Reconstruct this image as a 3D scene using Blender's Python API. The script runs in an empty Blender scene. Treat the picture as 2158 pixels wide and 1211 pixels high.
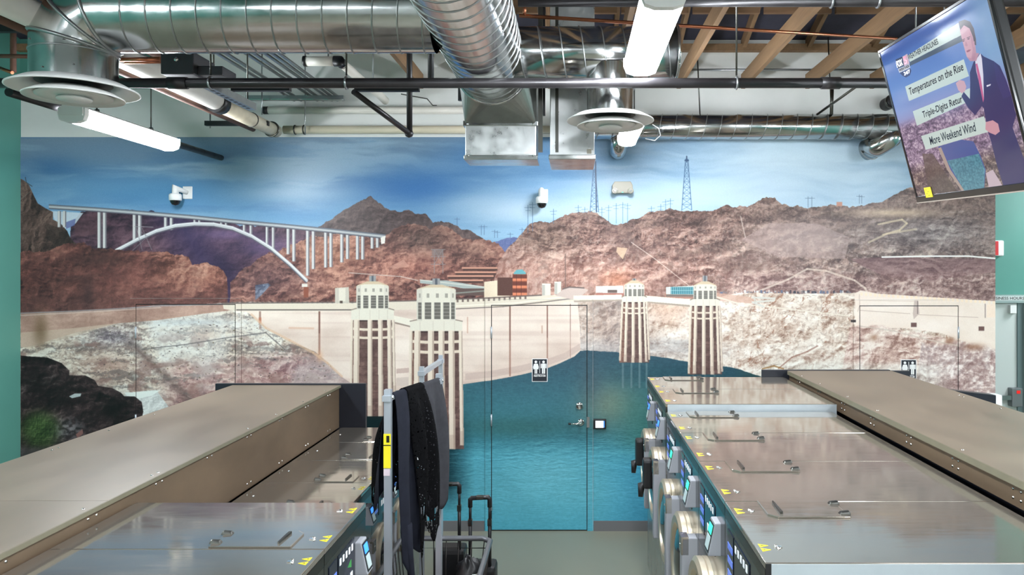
import bpy, bmesh, math, random
import numpy as np
from mathutils import Vector, Matrix
PI = math.pi
SC = bpy.context.scene
COL = SC.collection
# ================================================================= camera, sky, exposure
F, VX, VY, EYE = 1560.0, 1208.0, 568.0, 2.475        # focal length in pixels, vanishing point, eye height
cam_d = bpy.data.cameras.new('camera'); cam = bpy.data.objects.new('camera', cam_d); COL.objects.link(cam)
cam.location = (0, 0, EYE); cam.rotation_euler = (PI/2, 0, 0)
cam_d.sensor_fit = 'HORIZONTAL'; cam_d.sensor_width = 36.0; cam_d.lens = F/2158*36
cam_d.shift_x = (1079-VX)/2158; cam_d.shift_y = (VY-605.5)/2158
cam_d.clip_start = .05; cam_d.clip_end = 200
SC.camera = cam
world = bpy.data.worlds.new('world'); SC.world = world; world.use_nodes = True
world.node_tree.nodes['Background'].inputs[0].default_value = (.88, .94, 1, 1)   # daylight through the open shop front behind the camera
world.node_tree.nodes['Background'].inputs[1].default_value = 3.0
LED = 120.0                                             # strength of the ceiling LED diffusers
SC.view_settings.view_transform = 'Standard'; SC.view_settings.look = 'None'
SC.view_settings.exposure = 0.0; SC.view_settings.gamma = 1.0; SC.view_settings.use_curve_mapping = False
try:
    SC.cycles.use_denoising = True; SC.cycles.sample_clamp_indirect = 8.0; SC.cycles.max_bounces = 8
except Exception: pass

# ================================================================= helpers
def lin(c):
    return tuple(((v/255)/12.92 if v/255 <= .04045 else ((v/255+.055)/1.055)**2.4) for v in c)
MATS = {}
def mat(name, col, rough=.5, metal=0., var=0., vscale=8., stretch=(1, 1, 1), bump=0., bscale=60., emit=0., rvar=0., alpha=1., spec=.5, coat=0., col2=None, coord='Object'):
    """Principled material with procedural colour drift, roughness drift and fine bump"""
    if name in MATS: return MATS[name]
    m = bpy.data.materials.new(name); m.use_nodes = True; MATS[name] = m
    nt = m.node_tree; N = nt.nodes; L = nt.links; b = N['Principled BSDF']
    c = lin(col); b.inputs['Base Color'].default_value = (*c, 1)
    b.inputs['Roughness'].default_value = rough; b.inputs['Metallic'].default_value = metal
    b.inputs['Specular IOR Level'].default_value = spec; b.inputs['Coat Weight'].default_value = coat
    tc = N.new('ShaderNodeTexCoord'); mp = N.new('ShaderNodeMapping'); mp.inputs['Scale'].default_value = stretch
    L.new(tc.outputs[coord], mp.inputs['Vector'])
    if var or rvar or col2:
        n = N.new('ShaderNodeTexNoise'); n.inputs['Scale'].default_value = vscale; n.inputs['Detail'].default_value = 6; n.inputs['Roughness'].default_value = .6
        L.new(mp.outputs[0], n.inputs['Vector'])
        r = N.new('ShaderNodeMapRange'); r.inputs[1].default_value = .3; r.inputs[2].default_value = .7
        L.new(n.outputs['Fac'], r.inputs[0])
        if var or col2:
            mx = N.new('ShaderNodeMix'); mx.data_type = 'RGBA'
            a = tuple(max(0, v*(1-var)) for v in c); d = lin(col2) if col2 else tuple(min(1, v*(1+var)) for v in c)
            mx.inputs[6].default_value = (*a, 1); mx.inputs[7].default_value = (*d, 1)
            L.new(r.outputs[0], mx.inputs[0]); L.new(mx.outputs[2], b.inputs['Base Color'])
        if rvar:
            rr = N.new('ShaderNodeMapRange'); rr.inputs[1].default_value = .3; rr.inputs[2].default_value = .7
            rr.inputs[3].default_value = max(.02, rough-rvar); rr.inputs[4].default_value = rough+rvar
            L.new(n.outputs['Fac'], rr.inputs[0]); L.new(rr.outputs[0], b.inputs['Roughness'])
    if bump:
        n2 = N.new('ShaderNodeTexNoise'); n2.inputs['Scale'].default_value = bscale; n2.inputs['Detail'].default_value = 4
        L.new(mp.outputs[0], n2.inputs['Vector'])
        bp = N.new('ShaderNodeBump'); bp.inputs['Strength'].default_value = bump; bp.inputs['Distance'].default_value = .01
        L.new(n2.outputs['Fac'], bp.inputs['Height']); L.new(bp.outputs[0], b.inputs['Normal'])
    if emit:
        b.inputs['Emission Color'].default_value = (*c, 1); b.inputs['Emission Strength'].default_value = emit
    if alpha < 1:
        b.inputs['Alpha'].default_value = alpha
    return m

def px(x, y, d):
    """point at depth d seen at photo pixel (x, y)"""
    return Vector(((x-VX)/F*d, d, EYE-(y-VY)/F*d))

class MB:
    def __init__(s): s.v = []; s.f = []; s.sm = []
    def add(s, vs, fs, smooth=False):
        o = len(s.v); s.v += [tuple(v) for v in vs]; s.f += [tuple(i+o for i in f) for f in fs]; s.sm += [smooth]*len(fs); return s
    def box(s, x0, x1, y0, y1, z0, z1):
        v = [(x0, y0, z0), (x1, y0, z0), (x1, y1, z0), (x0, y1, z0), (x0, y0, z1), (x1, y0, z1), (x1, y1, z1), (x0, y1, z1)]
        return s.add(v, [(3, 2, 1, 0), (4, 5, 6, 7), (0, 1, 5, 4), (1, 2, 6, 5), (2, 3, 7, 6), (3, 0, 4, 7)])
    def hexa(s, v):
        return s.add(v, [(3, 2, 1, 0), (4, 5, 6, 7), (0, 1, 5, 4), (1, 2, 6, 5), (2, 3, 7, 6), (3, 0, 4, 7)])
    def sweep(s, pts, r, n=16, caps=True, closed=False, square=False, up=None, smooth=None):
        """tube with mitred joints along a polyline; r may be a list"""
        P = [Vector(p) for p in pts]; k = len(P)
        T = []
        for i in range(k):
            if closed: a, b = P[i-1], P[(i+1) % k]; d1 = (P[i]-a).normalized(); d2 = (b-P[i]).normalized()
            else:
                d1 = (P[i]-P[i-1]).normalized() if i else (P[1]-P[0]).normalized()
                d2 = (P[i+1]-P[i]).normalized() if i < k-1 else d1
            T.append((d1, d2))
        d = T[0][0]
        ref = Vector(up) if up else (Vector((0, 0, 1)) if abs(d.z) < .9 else Vector((0, 1, 0)))
        u = d.cross(ref).normalized(); w = u.cross(d).normalized()
        vs = []; off = PI/4 if square else 0
        for i in range(k):
            d1, d2 = T[i]; t = (d1+d2).normalized() if (d1+d2).length > 1e-6 else d1
            # carry the frame along
            u = (u-d1*u.dot(d1)).normalized(); w = d1.cross(u).normalized()*(-1)
            w = u.cross(d1).normalized()
            rr = r[i] if isinstance(r, (list, tuple)) else r
            for j in range(n):
                a = 2*PI*j/n+off
                p = u*math.cos(a)*rr+w*math.sin(a)*rr
                den = d1.dot(t)
                p = p-d1*(p.dot(t)/den) if abs(den) > .2 else p
                vs.append(P[i]+p)
        fs = []
        for i in range(k if closed else k-1):
            for j in range(n):
                a, b = i*n+j, i*n+(j+1) % n; c, e = ((i+1) % k)*n+(j+1) % n, ((i+1) % k)*n+j
                fs.append((a, e, c, b))
        s.add(vs, fs, (not square) if smooth is None else smooth)
        if caps and not closed:
            o = len(s.v)-k*n
            s.f.append(tuple(o+j for j in range(n))); s.sm.append(False)
            s.f.append(tuple(o+(k-1)*n+n-1-j for j in range(n))); s.sm.append(False)
        return s
    def lathe(s, prof, c=(0, 0, 0), axis='z', n=32, close=False, smooth=True):
        vs = []; k = len(prof)
        for r, h in prof:
            for j in range(n):
                a = 2*PI*j/n; p, q = r*math.cos(a), r*math.sin(a)
                v = {'z': (p, q, h), 'x': (h, p, q), 'y': (q, h, p)}[axis]
                vs.append((v[0]+c[0], v[1]+c[1], v[2]+c[2]))
        fs = []
        for i in range(k if close else k-1):
            for j in range(n):
                fs.append((i*n+j, i*n+(j+1) % n, ((i+1) % k)*n+(j+1) % n, ((i+1) % k)*n+j))
        return s.add(vs, fs, smooth)
    def disc(s, c, r, axis='z', n=24):
        vs = []
        for j in range(n):
            a = 2*PI*j/n; p, q = r*math.cos(a), r*math.sin(a)
            v = {'z': (p, q, 0), 'x': (0, p, q), 'y': (q, 0, p)}[axis]
            vs.append((v[0]+c[0], v[1]+c[1], v[2]+c[2]))
        return s.add(vs, [tuple(range(n))])
    def prism(s, poly, axis, a0, a1):
        """polygon in the plane across axis, pushed from a0 to a1.  x: (y,z)  y: (x,z)  z: (x,y)"""
        n = len(poly)
        def P(p, h): return {'x': (h, p[0], p[1]), 'y': (p[0], h, p[1]), 'z': (p[0], p[1], h)}[axis]
        vs = [P(p, a0) for p in poly]+[P(p, a1) for p in poly]
        fs = [tuple(range(n))[::-1], tuple(range(n, 2*n))]+[(i, (i+1) % n, n+(i+1) % n, n+i) for i in range(n)]
        return s.add(vs, fs)
    def build(s, name, m, parent=None, bevel=0., loc=None, seg=2, sub=0):
        me = bpy.data.meshes.new(name)
        off = Vector(loc) if loc is not None else Vector((0, 0, 0))
        me.from_pydata([tuple(Vector(v)-off) for v in s.v], [], s.f)
        me.polygons.foreach_set('use_smooth', s.sm)
        bm = bmesh.new(); bm.from_mesh(me); bmesh.ops.recalc_face_normals(bm, faces=bm.faces)
        if bevel:
            es = [e for e in bm.edges if len(e.link_faces) == 2 and e.calc_face_angle(0) > .6]
            bmesh.ops.bevel(bm, geom=es, offset=bevel, segments=seg, affect='EDGES', profile=.6, clamp_overlap=True)
        bm.to_mesh(me); bm.free()
        if isinstance(m, (list, tuple)):
            for q in m: me.materials.append(q)
        elif m: me.materials.append(m)
        o = bpy.data.objects.new(name, me); COL.objects.link(o)
        if loc is not None: o.location = loc
        if parent is not None:
            o.parent = parent
        return o

def thing(name, label, cat, loc=(0, 0, 0), rz=0, group=None):
    o = bpy.data.objects.new(name, None); COL.objects.link(o); o.empty_display_size = .1
    o.location = loc; o.rotation_euler = (0, 0, rz); o['label'] = label; o['category'] = cat
    if group: o['group'] = group
    return o
def tag(o, label, cat, group=None):
    o['label'] = label; o['category'] = cat
    if group: o['group'] = group
    return o
def struct(o): o['kind'] = 'structure'; return o
def dup(root, loc=None, rz=None, label=None):
    r = root.copy(); COL.objects.link(r)
    if loc is not None: r.location = loc
    if rz is not None: r.rotation_euler = (0, 0, rz)
    if label: r['label'] = label
    def kids(a, b):
        for ch in list(a.children):
            c = ch.copy(); COL.objects.link(c); c.parent = b
            kids(ch, c)
    kids(root, r)
    return r
def local(mb, o):
    """shift world-built vertices into the frame of an unrotated Empty"""
    l = o.location; mb.v = [(x-l.x, y-l.y, z-l.z) for x, y, z in mb.v]; return mb
def tube(p0, p1, r, n=14): return MB().sweep([p0, p1], r, n)
def text_mesh(name, body, m, parent, origin, u, v, w, h, bold=.0, depth=.0, spacing=1.0):
    """writing as flat mesh letters: fills a box w x h that starts at origin and runs along u, up along v"""
    cu = bpy.data.curves.new(name, 'FONT'); cu.body = body; cu.size = 1; cu.offset = bold; cu.space_character = spacing; cu.resolution_u = 3
    t = bpy.data.objects.new(name, cu); COL.objects.link(t)
    dg = bpy.context.evaluated_depsgraph_get(); dg.update()
    me = bpy.data.meshes.new_from_object(t.evaluated_get(dg))
    bpy.data.objects.remove(t); bpy.data.curves.remove(cu)
    co = np.zeros(len(me.vertices)*3); me.vertices.foreach_get('co', co); co = co.reshape(-1, 3)
    lo, hi = co.min(0), co.max(0)
    O, U, V = Vector(origin), Vector(u), Vector(v)
    out = np.zeros_like(co)
    a = (co[:, 0]-lo[0])/max(hi[0]-lo[0], 1e-6)*w; b = (co[:, 1]-lo[1])/max(hi[1]-lo[1], 1e-6)*h
    for k in range(3): out[:, k] = O[k]+U[k]*a+V[k]*b
    me.vertices.foreach_set('co', out.ravel()); me.update()
    me.name = name; me.materials.clear(); me.materials.append(m)
    o = bpy.data.objects.new(name, me); COL.objects.link(o); o.parent = parent
    return o
def picture(name, arr, m_kw):
    """a material from a picture painted in this script"""
    h, w, _ = arr.shape
    im = bpy.data.images.new(name, w, h, alpha=False)
    buf = np.ones((h, w, 4), np.float32); buf[..., :3] = arr[::-1]/255.
    im.pixels.foreach_set(buf.ravel()); im.update(); im.pack()
    m = bpy.data.materials.new(name); m.use_nodes = True; nt = m.node_tree; b = nt.nodes['Principled BSDF']
    t = nt.nodes.new('ShaderNodeTexImage'); t.image = im; t.extension = 'EXTEND'
    uv = nt.nodes.new('ShaderNodeUVMap'); uv.uv_map = 'print'; nt.links.new(uv.outputs[0], t.inputs[0])
    for k, q in m_kw.items():
        if k == 'emit':
            nt.links.new(t.outputs[0], b.inputs['Emission Color']); b.inputs['Emission Strength'].default_value = q
            b.inputs['Base Color'].default_value = (.01, .01, .012, 1)
        else: b.inputs[k].default_value = q
    if 'emit' not in m_kw: nt.links.new(t.outputs[0], b.inputs['Base Color'])
    return m
def set_uv(o, fn):
    me = o.data; l = me.uv_layers.new(name='print')
    M = o.matrix_basis
    for lp in me.loops: l.data[lp.index].uv = fn(M @ me.vertices[lp.vertex_index].co)
    return o
# ---------------------------------------------------------------- flat print painter (wall mural, TV picture)
class Print:
    """Paints a flat printed picture into a numpy array; x0,y0 is the picture's own top-left corner."""
    def __init__(s, w, h, x0=0, y0=0, seed=1):
        s.w, s.h, s.x0, s.y0 = w, h, x0, y0
        s.a = np.zeros((h, w, 3), np.float32)
        s.X, s.Y = np.meshgrid(np.arange(w, dtype=np.float32)+x0, np.arange(h, dtype=np.float32)+y0)
    def vnoise(s, sx, sy, seed):
        r = np.random.default_rng(seed)
        nx, ny = int(s.w/sx)+3, int(s.h/sy)+3
        g = r.random((ny, nx)).astype(np.float32)
        fx = np.arange(s.w)/sx; fy = np.arange(s.h)/sy
        ix = fx.astype(int); iy = fy.astype(int)
        tx = (fx-ix).astype(np.float32); ty = (fy-iy).astype(np.float32)
        tx = tx*tx*(3-2*tx); ty = ty*ty*(3-2*ty)
        rows = g[:, ix]*(1-tx)+g[:, ix+1]*tx
        return rows[iy]*(1-ty)[:, None]+rows[iy+1]*ty[:, None]
    def fbm(s, sx, sy, seed, octv=5, gain=.5, ridged=False):
        o = np.zeros((s.h, s.w), np.float32); amp = 1.; tot = 0.
        for k in range(octv):
            if min(sx, sy) < 1.2: break
            n = s.vnoise(sx, sy, seed*31+k)
            if ridged: n = 1-np.abs(2*n-1)
            o += n*amp; tot += amp; amp *= gain; sx /= 2.03; sy /= 2.03
        return o/tot
    def relief(s, sx, sy, seed, dx=-2, dy=-2, octv=6, gain=.62):
        f = s.fbm(sx, sy, seed, octv, gain, True)
        d = f-np.roll(np.roll(f, -dy, 0), -dx, 1)
        d = d/(d.std()+1e-6)
        return np.clip(.5+.22*d, 0, 1)
    def warp(s, f, amp, sc, seed):
        """pushes a field about by noise so that its forms run in broken, leaning strokes"""
        wx = (s.fbm(sc, sc, seed, 4)-.5)*2*amp; wy = (s.fbm(sc, sc*.8, seed+1, 4)-.5)*2*amp
        ii = np.clip(np.arange(s.w)[None, :]+wx, 0, s.w-1).astype(np.int32)
        jj = np.clip(np.arange(s.h)[:, None]+wy, 0, s.h-1).astype(np.int32)
        return f[jj, ii]
    def rock(s, sx, sy, seed, lean=0., dx=-3, dy=-3, gain=.55, amp=30, octv=6):
        """broken rock: ridged noise, leaned over, warped, lit from one side"""
        f = s.fbm(sx, sy, seed, octv, gain, True)
        f = s.warp(f, amp, sx*.9, seed+5)
        if lean:
            k = (np.arange(s.w)[None, :]+lean*np.arange(s.h)[:, None]).astype(np.int32) % s.w
            f = f[np.arange(s.h)[:, None], k]
        d = f-np.roll(np.roll(f, -dy, 0), -dx, 1)
        d = d/(d.std()+1e-6)
        h = (f-f.mean())/(f.std()+1e-6)
        return np.clip(.5+.17*d+.09*h, 0, 1)
    def put(s, m, c):
        c = np.asarray(c, np.float32)
        s.a += m[..., None]*(c-s.a)
    def ramp(s, t, *stops):
        """stops: (pos, (r,g,b)) -> colour array"""
        p = [q[0] for q in stops]; c = np.array([q[1] for q in stops], np.float32)
        return np.stack([np.interp(t, p, c[:, k]) for k in range(3)], -1).astype(np.float32)
    def curve(s, pts, rough=0, seed=5, scale=14):
        xs = np.array([p[0] for p in pts], float); ys = np.array([p[1] for p in pts], float)
        y = np.interp(np.arange(s.w)+s.x0, xs, ys)
        if rough:
            r = np.random.default_rng(seed); x = np.arange(s.w)
            for k in range(4):
                sc = scale/(1.9**k)
                n = int(s.w/sc)+3
                y = y+rough*(.62**k)*np.interp(x/sc, np.arange(n), r.random(n)*2-1)
        return y.astype(np.float32)
    def below(s, y, soft=1.):
        return np.clip((s.Y-y[None, :])/soft+.5, 0, 1)
    def xband(s, x0, x1, soft=1.):
        return np.clip((s.X-x0)/soft+.5, 0, 1)*np.clip((x1-s.X)/soft+.5, 0, 1)
    def poly(s, pts, c, a=1., soft=1.):
        p = np.array(pts, float)
        bx0 = max(int(p[:, 0].min()-s.x0)-2, 0); bx1 = min(int(p[:, 0].max()-s.x0)+3, s.w)
        by0 = max(int(p[:, 1].min()-s.y0)-2, 0); by1 = min(int(p[:, 1].max()-s.y0)+3, s.h)
        if bx1 <= bx0 or by1 <= by0: return
        m = np.zeros((by1-by0, bx1-bx0), np.float32)
        for oy in (-.25, .25):
            for ox in (-.25, .25):
                x = s.X[by0:by1, bx0:bx1]+ox; y = s.Y[by0:by1, bx0:bx1]+oy
                ins = np.zeros(x.shape, bool)
                for i in range(len(p)):
                    (xa, ya), (xb, yb) = p[i], p[i-1]
                    if ya == yb: continue
                    ins ^= ((ya > y) != (yb > y)) & (x < (xb-xa)*(y-ya)/(yb-ya)+xa)
                m += ins*.25
        v = s.a[by0:by1, bx0:bx1]
        col = np.asarray(c, np.float32)
        if col.ndim == 3: col = col[by0:by1, bx0:bx1]
        v += (m*a)[..., None]*(col-v)
    def rect(s, x0, y0, x1, y1, c, a=1.):
        s.poly([(x0, y0), (x1, y0), (x1, y1), (x0, y1)], c, a)
    def line(s, pts, w, c, a=1.):
        for (xa, ya), (xb, yb) in zip(pts, pts[1:]):
            r = w/2+1.5
            bx0 = max(int(min(xa, xb)-r-s.x0), 0); bx1 = min(int(max(xa, xb)+r-s.x0)+2, s.w)
            by0 = max(int(min(ya, yb)-r-s.y0), 0); by1 = min(int(max(ya, yb)+r-s.y0)+2, s.h)
            if bx1 <= bx0 or by1 <= by0: continue
            x = s.X[by0:by1, bx0:bx1]; y = s.Y[by0:by1, bx0:bx1]
            L = (xb-xa)**2+(yb-ya)**2+1e-9
            t = np.clip(((x-xa)*(xb-xa)+(y-ya)*(yb-ya))/L, 0, 1)
            d = np.hypot(x-xa-t*(xb-xa), y-ya-t*(yb-ya))
            m = np.clip(w/2+.5-d, 0, 1)*min(1, w)*a
            v = s.a[by0:by1, bx0:bx1]
            v += m[..., None]*(np.asarray(c, np.float32)-v)
    def blob(s, cx, cy, rx, ry, c, a=1., p=1.):
        m = np.exp(-(((s.X-cx)/rx)**2+((s.Y-cy)/ry)**2)**p)*a
        s.put(m, c)

def paint_mural():
    P = Print(2054, 836, 44, 284)
    X, Y = P.X, P.Y
    q1 = P.rock(150, 95, 3, .5, -4, -4); q2 = P.rock(64, 44, 7, -.6, -3, -3, amp=24); q3 = P.rock(120, 30, 11, -.9, -1, -3, amp=18); q4 = P.rock(40, 70, 13, .25, -3, -1, amp=20)
    fine = P.relief(14, 11, 17, -1, -1, 4)
    t1 = np.clip(.5+(q1-.5)*1.0+(q2-.5)*.45+(fine-.5)*.35, 0, 1); t2 = np.clip(.5+(q2-.5)*1.0+(fine-.5)*.5, 0, 1); t3 = np.clip(q3+(fine-.5)*.35, 0, 1); t4 = np.clip(q4+(fine-.5)*.35, 0, 1)
    t1, t2, t3, t4 = [P.warp(q_, 6, 15, 90+7*i_) for i_, q_ in enumerate((t1, t2, t3, t4))]
    b1 = P.fbm(160, 110, 21, 5); b2 = P.fbm(60, 45, 22, 5); b3 = P.fbm(260, 60, 23, 5); g1 = P.fbm(7, 6, 24, 3)
    sA = P.warp(P.fbm(11, 7, 71, 4), 8, 30, 72); sB = P.warp(P.fbm(34, 20, 73, 5), 16, 60, 74); sC = P.warp(P.fbm(5, 4, 75, 2), 5, 20, 76)
    n01 = lambda v: np.clip((v-v.mean())/(v.std()*4)+.5, 0, 1)
    b1, b2, b3, g1, sA, sB, sC = map(n01, (b1, b2, b3, g1, sA, sB, sC))
    scrub = np.clip((.55*sA+.45*sB-.56)*7, 0, 1); pale = np.clip((.5*sA[::-1]+.5*sB[:, ::-1]-.57)*7, 0, 1); dots = np.clip((sC-.7)*8, 0, 1); chips = np.clip((sC[::-1]-.7)*8, 0, 1)
    # ---- sky
    sky = P.ramp(Y, (284, (124, 146, 166)), (330, (116, 144, 170)), (370, (98, 138, 174)), (430, (104, 150, 188)), (480, (138, 176, 204)), (540, (160, 192, 212)))
    P.a[:] = sky
    cl = n01(P.warp(P.fbm(300, 40, 31, 6, .55), 22, 160, 35)); cl2 = n01(P.fbm(180, 26, 33, 5, .5))
    P.put(np.clip((cl-.46)*2.6, 0, .85)*np.clip((470-Y)/120, .3, 1), (152, 180, 200))
    P.put(np.clip((.48-cl2)*1.6, 0, .4), (84, 128, 172))
    P.blob(880, 392, 120, 48, (56, 108, 168), .85); P.blob(1000, 330, 90, 40, (66, 116, 172), .6); P.blob(110, 350, 60, 22, (62, 108, 156), .6)
    P.blob(330, 400, 200, 26, (66, 128, 178), .55); P.blob(640, 455, 130, 20, (84, 142, 190), .6); P.blob(190, 395, 200, 22, (118, 160, 190), .45)
    P.blob(600, 405, 120, 20, (158, 186, 205), .65); P.blob(1150, 395, 150, 30, (118, 160, 200), .5); P.blob(400, 310, 260, 18, (116, 146, 176), .6)
    P.blob(1070, 455, 130, 30, (160, 190, 212), .75); P.blob(1190, 330, 120, 40, (90, 140, 190), .6)
    wr = np.clip((X-1180)/420, 0, 1)
    P.put(wr*.8*np.clip(.45+.8*(cl-.3), .3, 1), (192, 216, 232)); P.blob(1640, 350, 160, 60, (214, 230, 240), .6); P.blob(1420, 400, 260, 30, (178, 206, 226), .5)
    P.put(np.clip((Y-395)/60, 0, 1)*wr*.5, (200, 220, 232))
    P.blob(1230, 440, 170, 34, (206, 222, 234), .6); P.blob(1090, 440, 90, 22, (198, 214, 228), .5); P.blob(1520, 410, 200, 34, (208, 224, 236), .5); P.blob(1010, 425, 80, 16, (170, 196, 216), .5)
    # ---- far blue ridge in the gap
    y = P.curve([(44, 700), (1000, 700), (1030, 512), (1062, 502), (1080, 499), (1100, 503), (1130, 515), (1200, 700), (2100, 700)], 1.5, 2)
    P.put(P.below(y), P.ramp(t2, (0, (84, 96, 140)), (1, (118, 128, 168))))
    # ---- purple hills behind the bridge
    y = P.curve([(44, 800), (130, 800), (150, 468), (172, 449), (200, 440), (260, 440), (318, 446), (372, 456), (430, 462), (520, 474), (600, 478), (650, 484), (720, 495), (760, 900), (2100, 900)], 2.5, 3)
    c = P.ramp(.6*t1+.4*b2, (.1, (36, 28, 40)), (.5, (78, 56, 68)), (.95, (124, 94, 104)))
    P.put(P.below(y), c)
    P.put(P.below(y)*np.clip(1-np.abs((X-400-(Y-500)*.6)/90), 0, 1)*.75, (58, 50, 84))
    P.blob(560, 520, 70, 26, (120, 98, 140), .6); P.blob(480, 492, 60, 14, (132, 110, 150), .6); P.blob(420, 585, 110, 40, (52, 42, 66), .7)
    P.poly([(155, 470), (178, 450), (215, 446), (215, 490), (160, 500)], (104, 72, 76), .35)
    P.poly([(108, 444), (176, 448), (160, 470), (143, 482), (122, 478)], (196, 206, 214), .9); P.poly([(138, 468), (160, 460), (158, 474), (140, 482)], (92, 100, 150), .8)
    # ---- central dark peak
    y = P.curve([(44, 900), (640, 900), (662, 486), (690, 463), (712, 452), (740, 434), (762, 424), (780, 414), (800, 424), (822, 442), (850, 443), (872, 446), (896, 449), (906, 460), (912, 468), (945, 468), (970, 478), (1005, 494), (1040, 512), (1062, 540), (1075, 900), (2100, 900)], 3, 4, 16)
    c = P.ramp(.5*t1+.3*b1+.2*t2, (.1, (50, 42, 44)), (.5, (88, 74, 74)), (.9, (128, 108, 104)))
    P.put(P.below(y), c)
    # reddish slopes below and right of the bridge
    y = P.curve([(44, 900), (478, 900), (486, 590), (540, 545), (600, 522), (650, 498), (700, 494), (760, 496), (805, 500), (830, 475), (850, 470), (900, 478), (930, 476), (990, 500), (1050, 512), (1080, 560), (1200, 640), (2100, 900)], 5, 6, 18)
    c = P.ramp(.55*t1+.35*t2+.35*(b1-.5)+.05, (.14, (54, 36, 38)), (.42, (112, 74, 68)), (.6, (154, 106, 94)), (.92, (206, 158, 138)))
    P.put(P.below(y), c)
    P.put(P.below(y)*scrub*.45, (84, 54, 52)); P.put(P.below(y)*pale*.4, (208, 158, 138))
    m = P.below(y)*np.exp(-((X-690)/70)**2-((Y-530)/40)**2)
    P.put(m*.6, P.ramp(t4, (.1, (112, 68, 56)), (.5, (188, 130, 104)), (.9, (226, 178, 146))))
    P.put(P.below(y)*np.exp(-((X-890)/70)**2-((Y-500)/36)**2)*.75, P.ramp(t1, (0, (52, 42, 42)), (1, (120, 98, 90))))
    P.put(P.below(y)*np.exp(-((X-880)/90)**2-((Y-560)/26)**2)*.5, P.ramp(t2, (0, (150, 90, 80)), (1, (214, 150, 130))))
    P.put(P.below(y)*np.exp(-((X-560)/90)**2-((Y-585)/45)**2)*.75, P.ramp(t1, (0, (52, 40, 48)), (.6, (104, 76, 78)), (1, (150, 116, 112))))
    P.put(P.below(y)*np.exp(-((X-990)/60)**2-((Y-530)/30)**2)*.5, P.ramp(t2, (0, (72, 56, 54)), (1, (150, 120, 108))))
    P.poly([(820, 562), (850, 546), (862, 560), (832, 566)], (206, 158, 140), .6)
    P.line([(735, 574), (790, 578), (845, 582), (880, 590)], 2, (206, 196, 186), .7)
    # ---- left dark cliff
    P.poly([(44, 376), (52, 380), (62, 390), (72, 412), (80, 428), (96, 438), (112, 446), (112, 462), (128, 470), (142, 486), (150, 505), (172, 520), (168, 560), (44, 560)],
           P.ramp(.6*t4+.4*b2, (.15, (34, 28, 28)), (.5, (78, 60, 56)), (.9, (126, 102, 92))))
    P.line([(54, 373), (56, 384), (68, 392)], 1.3, (60, 62, 66)); P.line([(44, 420), (70, 398)], 1, (140, 140, 134), .6)
    P.poly([(100, 470), (140, 486), (160, 515), (120, 516), (96, 500)], (44, 36, 34), .45)
    # ---- bridge
    pier = (206, 204, 202); pd = (120, 116, 122)
    def bpier(x, y0, y1, w=7):
        P.rect(x, y0, x+w, y1, pd); P.rect(x, y0, x+w*.62, y1, pier)
    deck = [(104, 434), (200, 440), (280, 446), (400, 456), (500, 466), (600, 475), (700, 485), (812, 497)]
    dy = lambda x: np.interp(x, [p[0] for p in deck], [p[1] for p in deck])
    arch = [(246, 527), (290, 504), (330, 486), (370, 475), (410, 471), (450, 472), (490, 480), (530, 497), (570, 522), (610, 556), (645, 590)]
    ay = lambda x: np.interp(x, [p[0] for p in arch], [p[1] for p in arch])
    for x in (122, 133): bpier(x, 444, 478)
    for x in (206, 217): bpier(x, 446, 522, 8)
    for x in (280, 291): bpier(x, 450, 507, 8)
    for x in (346, 358): bpier(x, 456, 484)
    for x in (408, 418, 464, 474): bpier(x, 460, ay(x), 5)
    for x in (512, 526): bpier(x, 468, ay(x)+3, 6)
    for x in (560, 573): bpier(x, 474, ay(x)+4, 6)
    for x, y1 in ((604, 535), (616, 550), (645, 580), (657, 566), (683, 563), (694, 562), (717, 552), (729, 545), (750, 546), (761, 546), (781, 523), (792, 521)): bpier(x, dy(x)+4, y1, 7)
    P.line(arch, 8, (196, 196, 198)); P.line([(x, y+4.5) for x, y in arch], 2.5, (98, 94, 104)); P.line([(x, y-2) for x, y in arch], 2, (226, 226, 226))
    P.poly([(x, y-3) for x, y in deck]+[(x, y+5) for x, y in deck[::-1]], (150, 152, 156))
    P.line([(x, y-3) for x, y in deck], 2, (94, 100, 112)); P.line([(x, y+1) for x, y in deck], 1.6, (206, 208, 208)); P.line([(x, y+5) for x, y in deck], 1.6, (76, 76, 88))
    P.poly([(802, 500), (812, 496), (811, 512), (803, 514)], (232, 226, 216))
    P.line([(284, 477), (300, 477), (323, 478)], 1.2, (150, 148, 150)); P.line([(300, 527), (288, 480)], 1, (130, 126, 130)); P.line([(300, 480), (320, 526)], 1, (130, 126, 130)); P.line([(280, 527), (312, 497), (296, 488)], 1, (140, 136, 140), .8)
    P.rect(636, 597, 648, 604, (220, 214, 204)); P.poly([(640, 604), (650, 604), (650, 626), (640, 626)], (140, 82, 66))
    P.poly([(538, 600), (566, 596), (570, 600), (550, 622), (538, 632)], P.ramp(t2, (0, (60, 72, 96)), (1, (140, 156, 176))), .8)
    # ---- big right-hand hills
    y = P.curve([(44, 900), (1000, 900), (1045, 560), (1075, 515), (1100, 490), (1112, 474), (1134, 467), (1162, 470), (1178, 460), (1196, 452), (1218, 448), (1240, 441), (1258, 450), (1280, 464), (1288, 470), (1320, 468), (1345, 460), (1372, 446), (1400, 442), (1440, 442), (1472, 444), (1500, 442), (1530, 434), (1560, 434), (1585, 432), (1600, 424), (1614, 416), (1632, 416), (1640, 424), (1664, 434), (1700, 438), (1730, 436), (1745, 430), (1765, 431), (1790, 435), (1830, 431), (1868, 418), (1900, 404), (1925, 395), (1950, 398), (2000, 402), (2098, 410)], 3.2, 8, 15)
    mR = P.below(y)
    gx = np.clip((X-1060)/1000, 0, 1)
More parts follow.
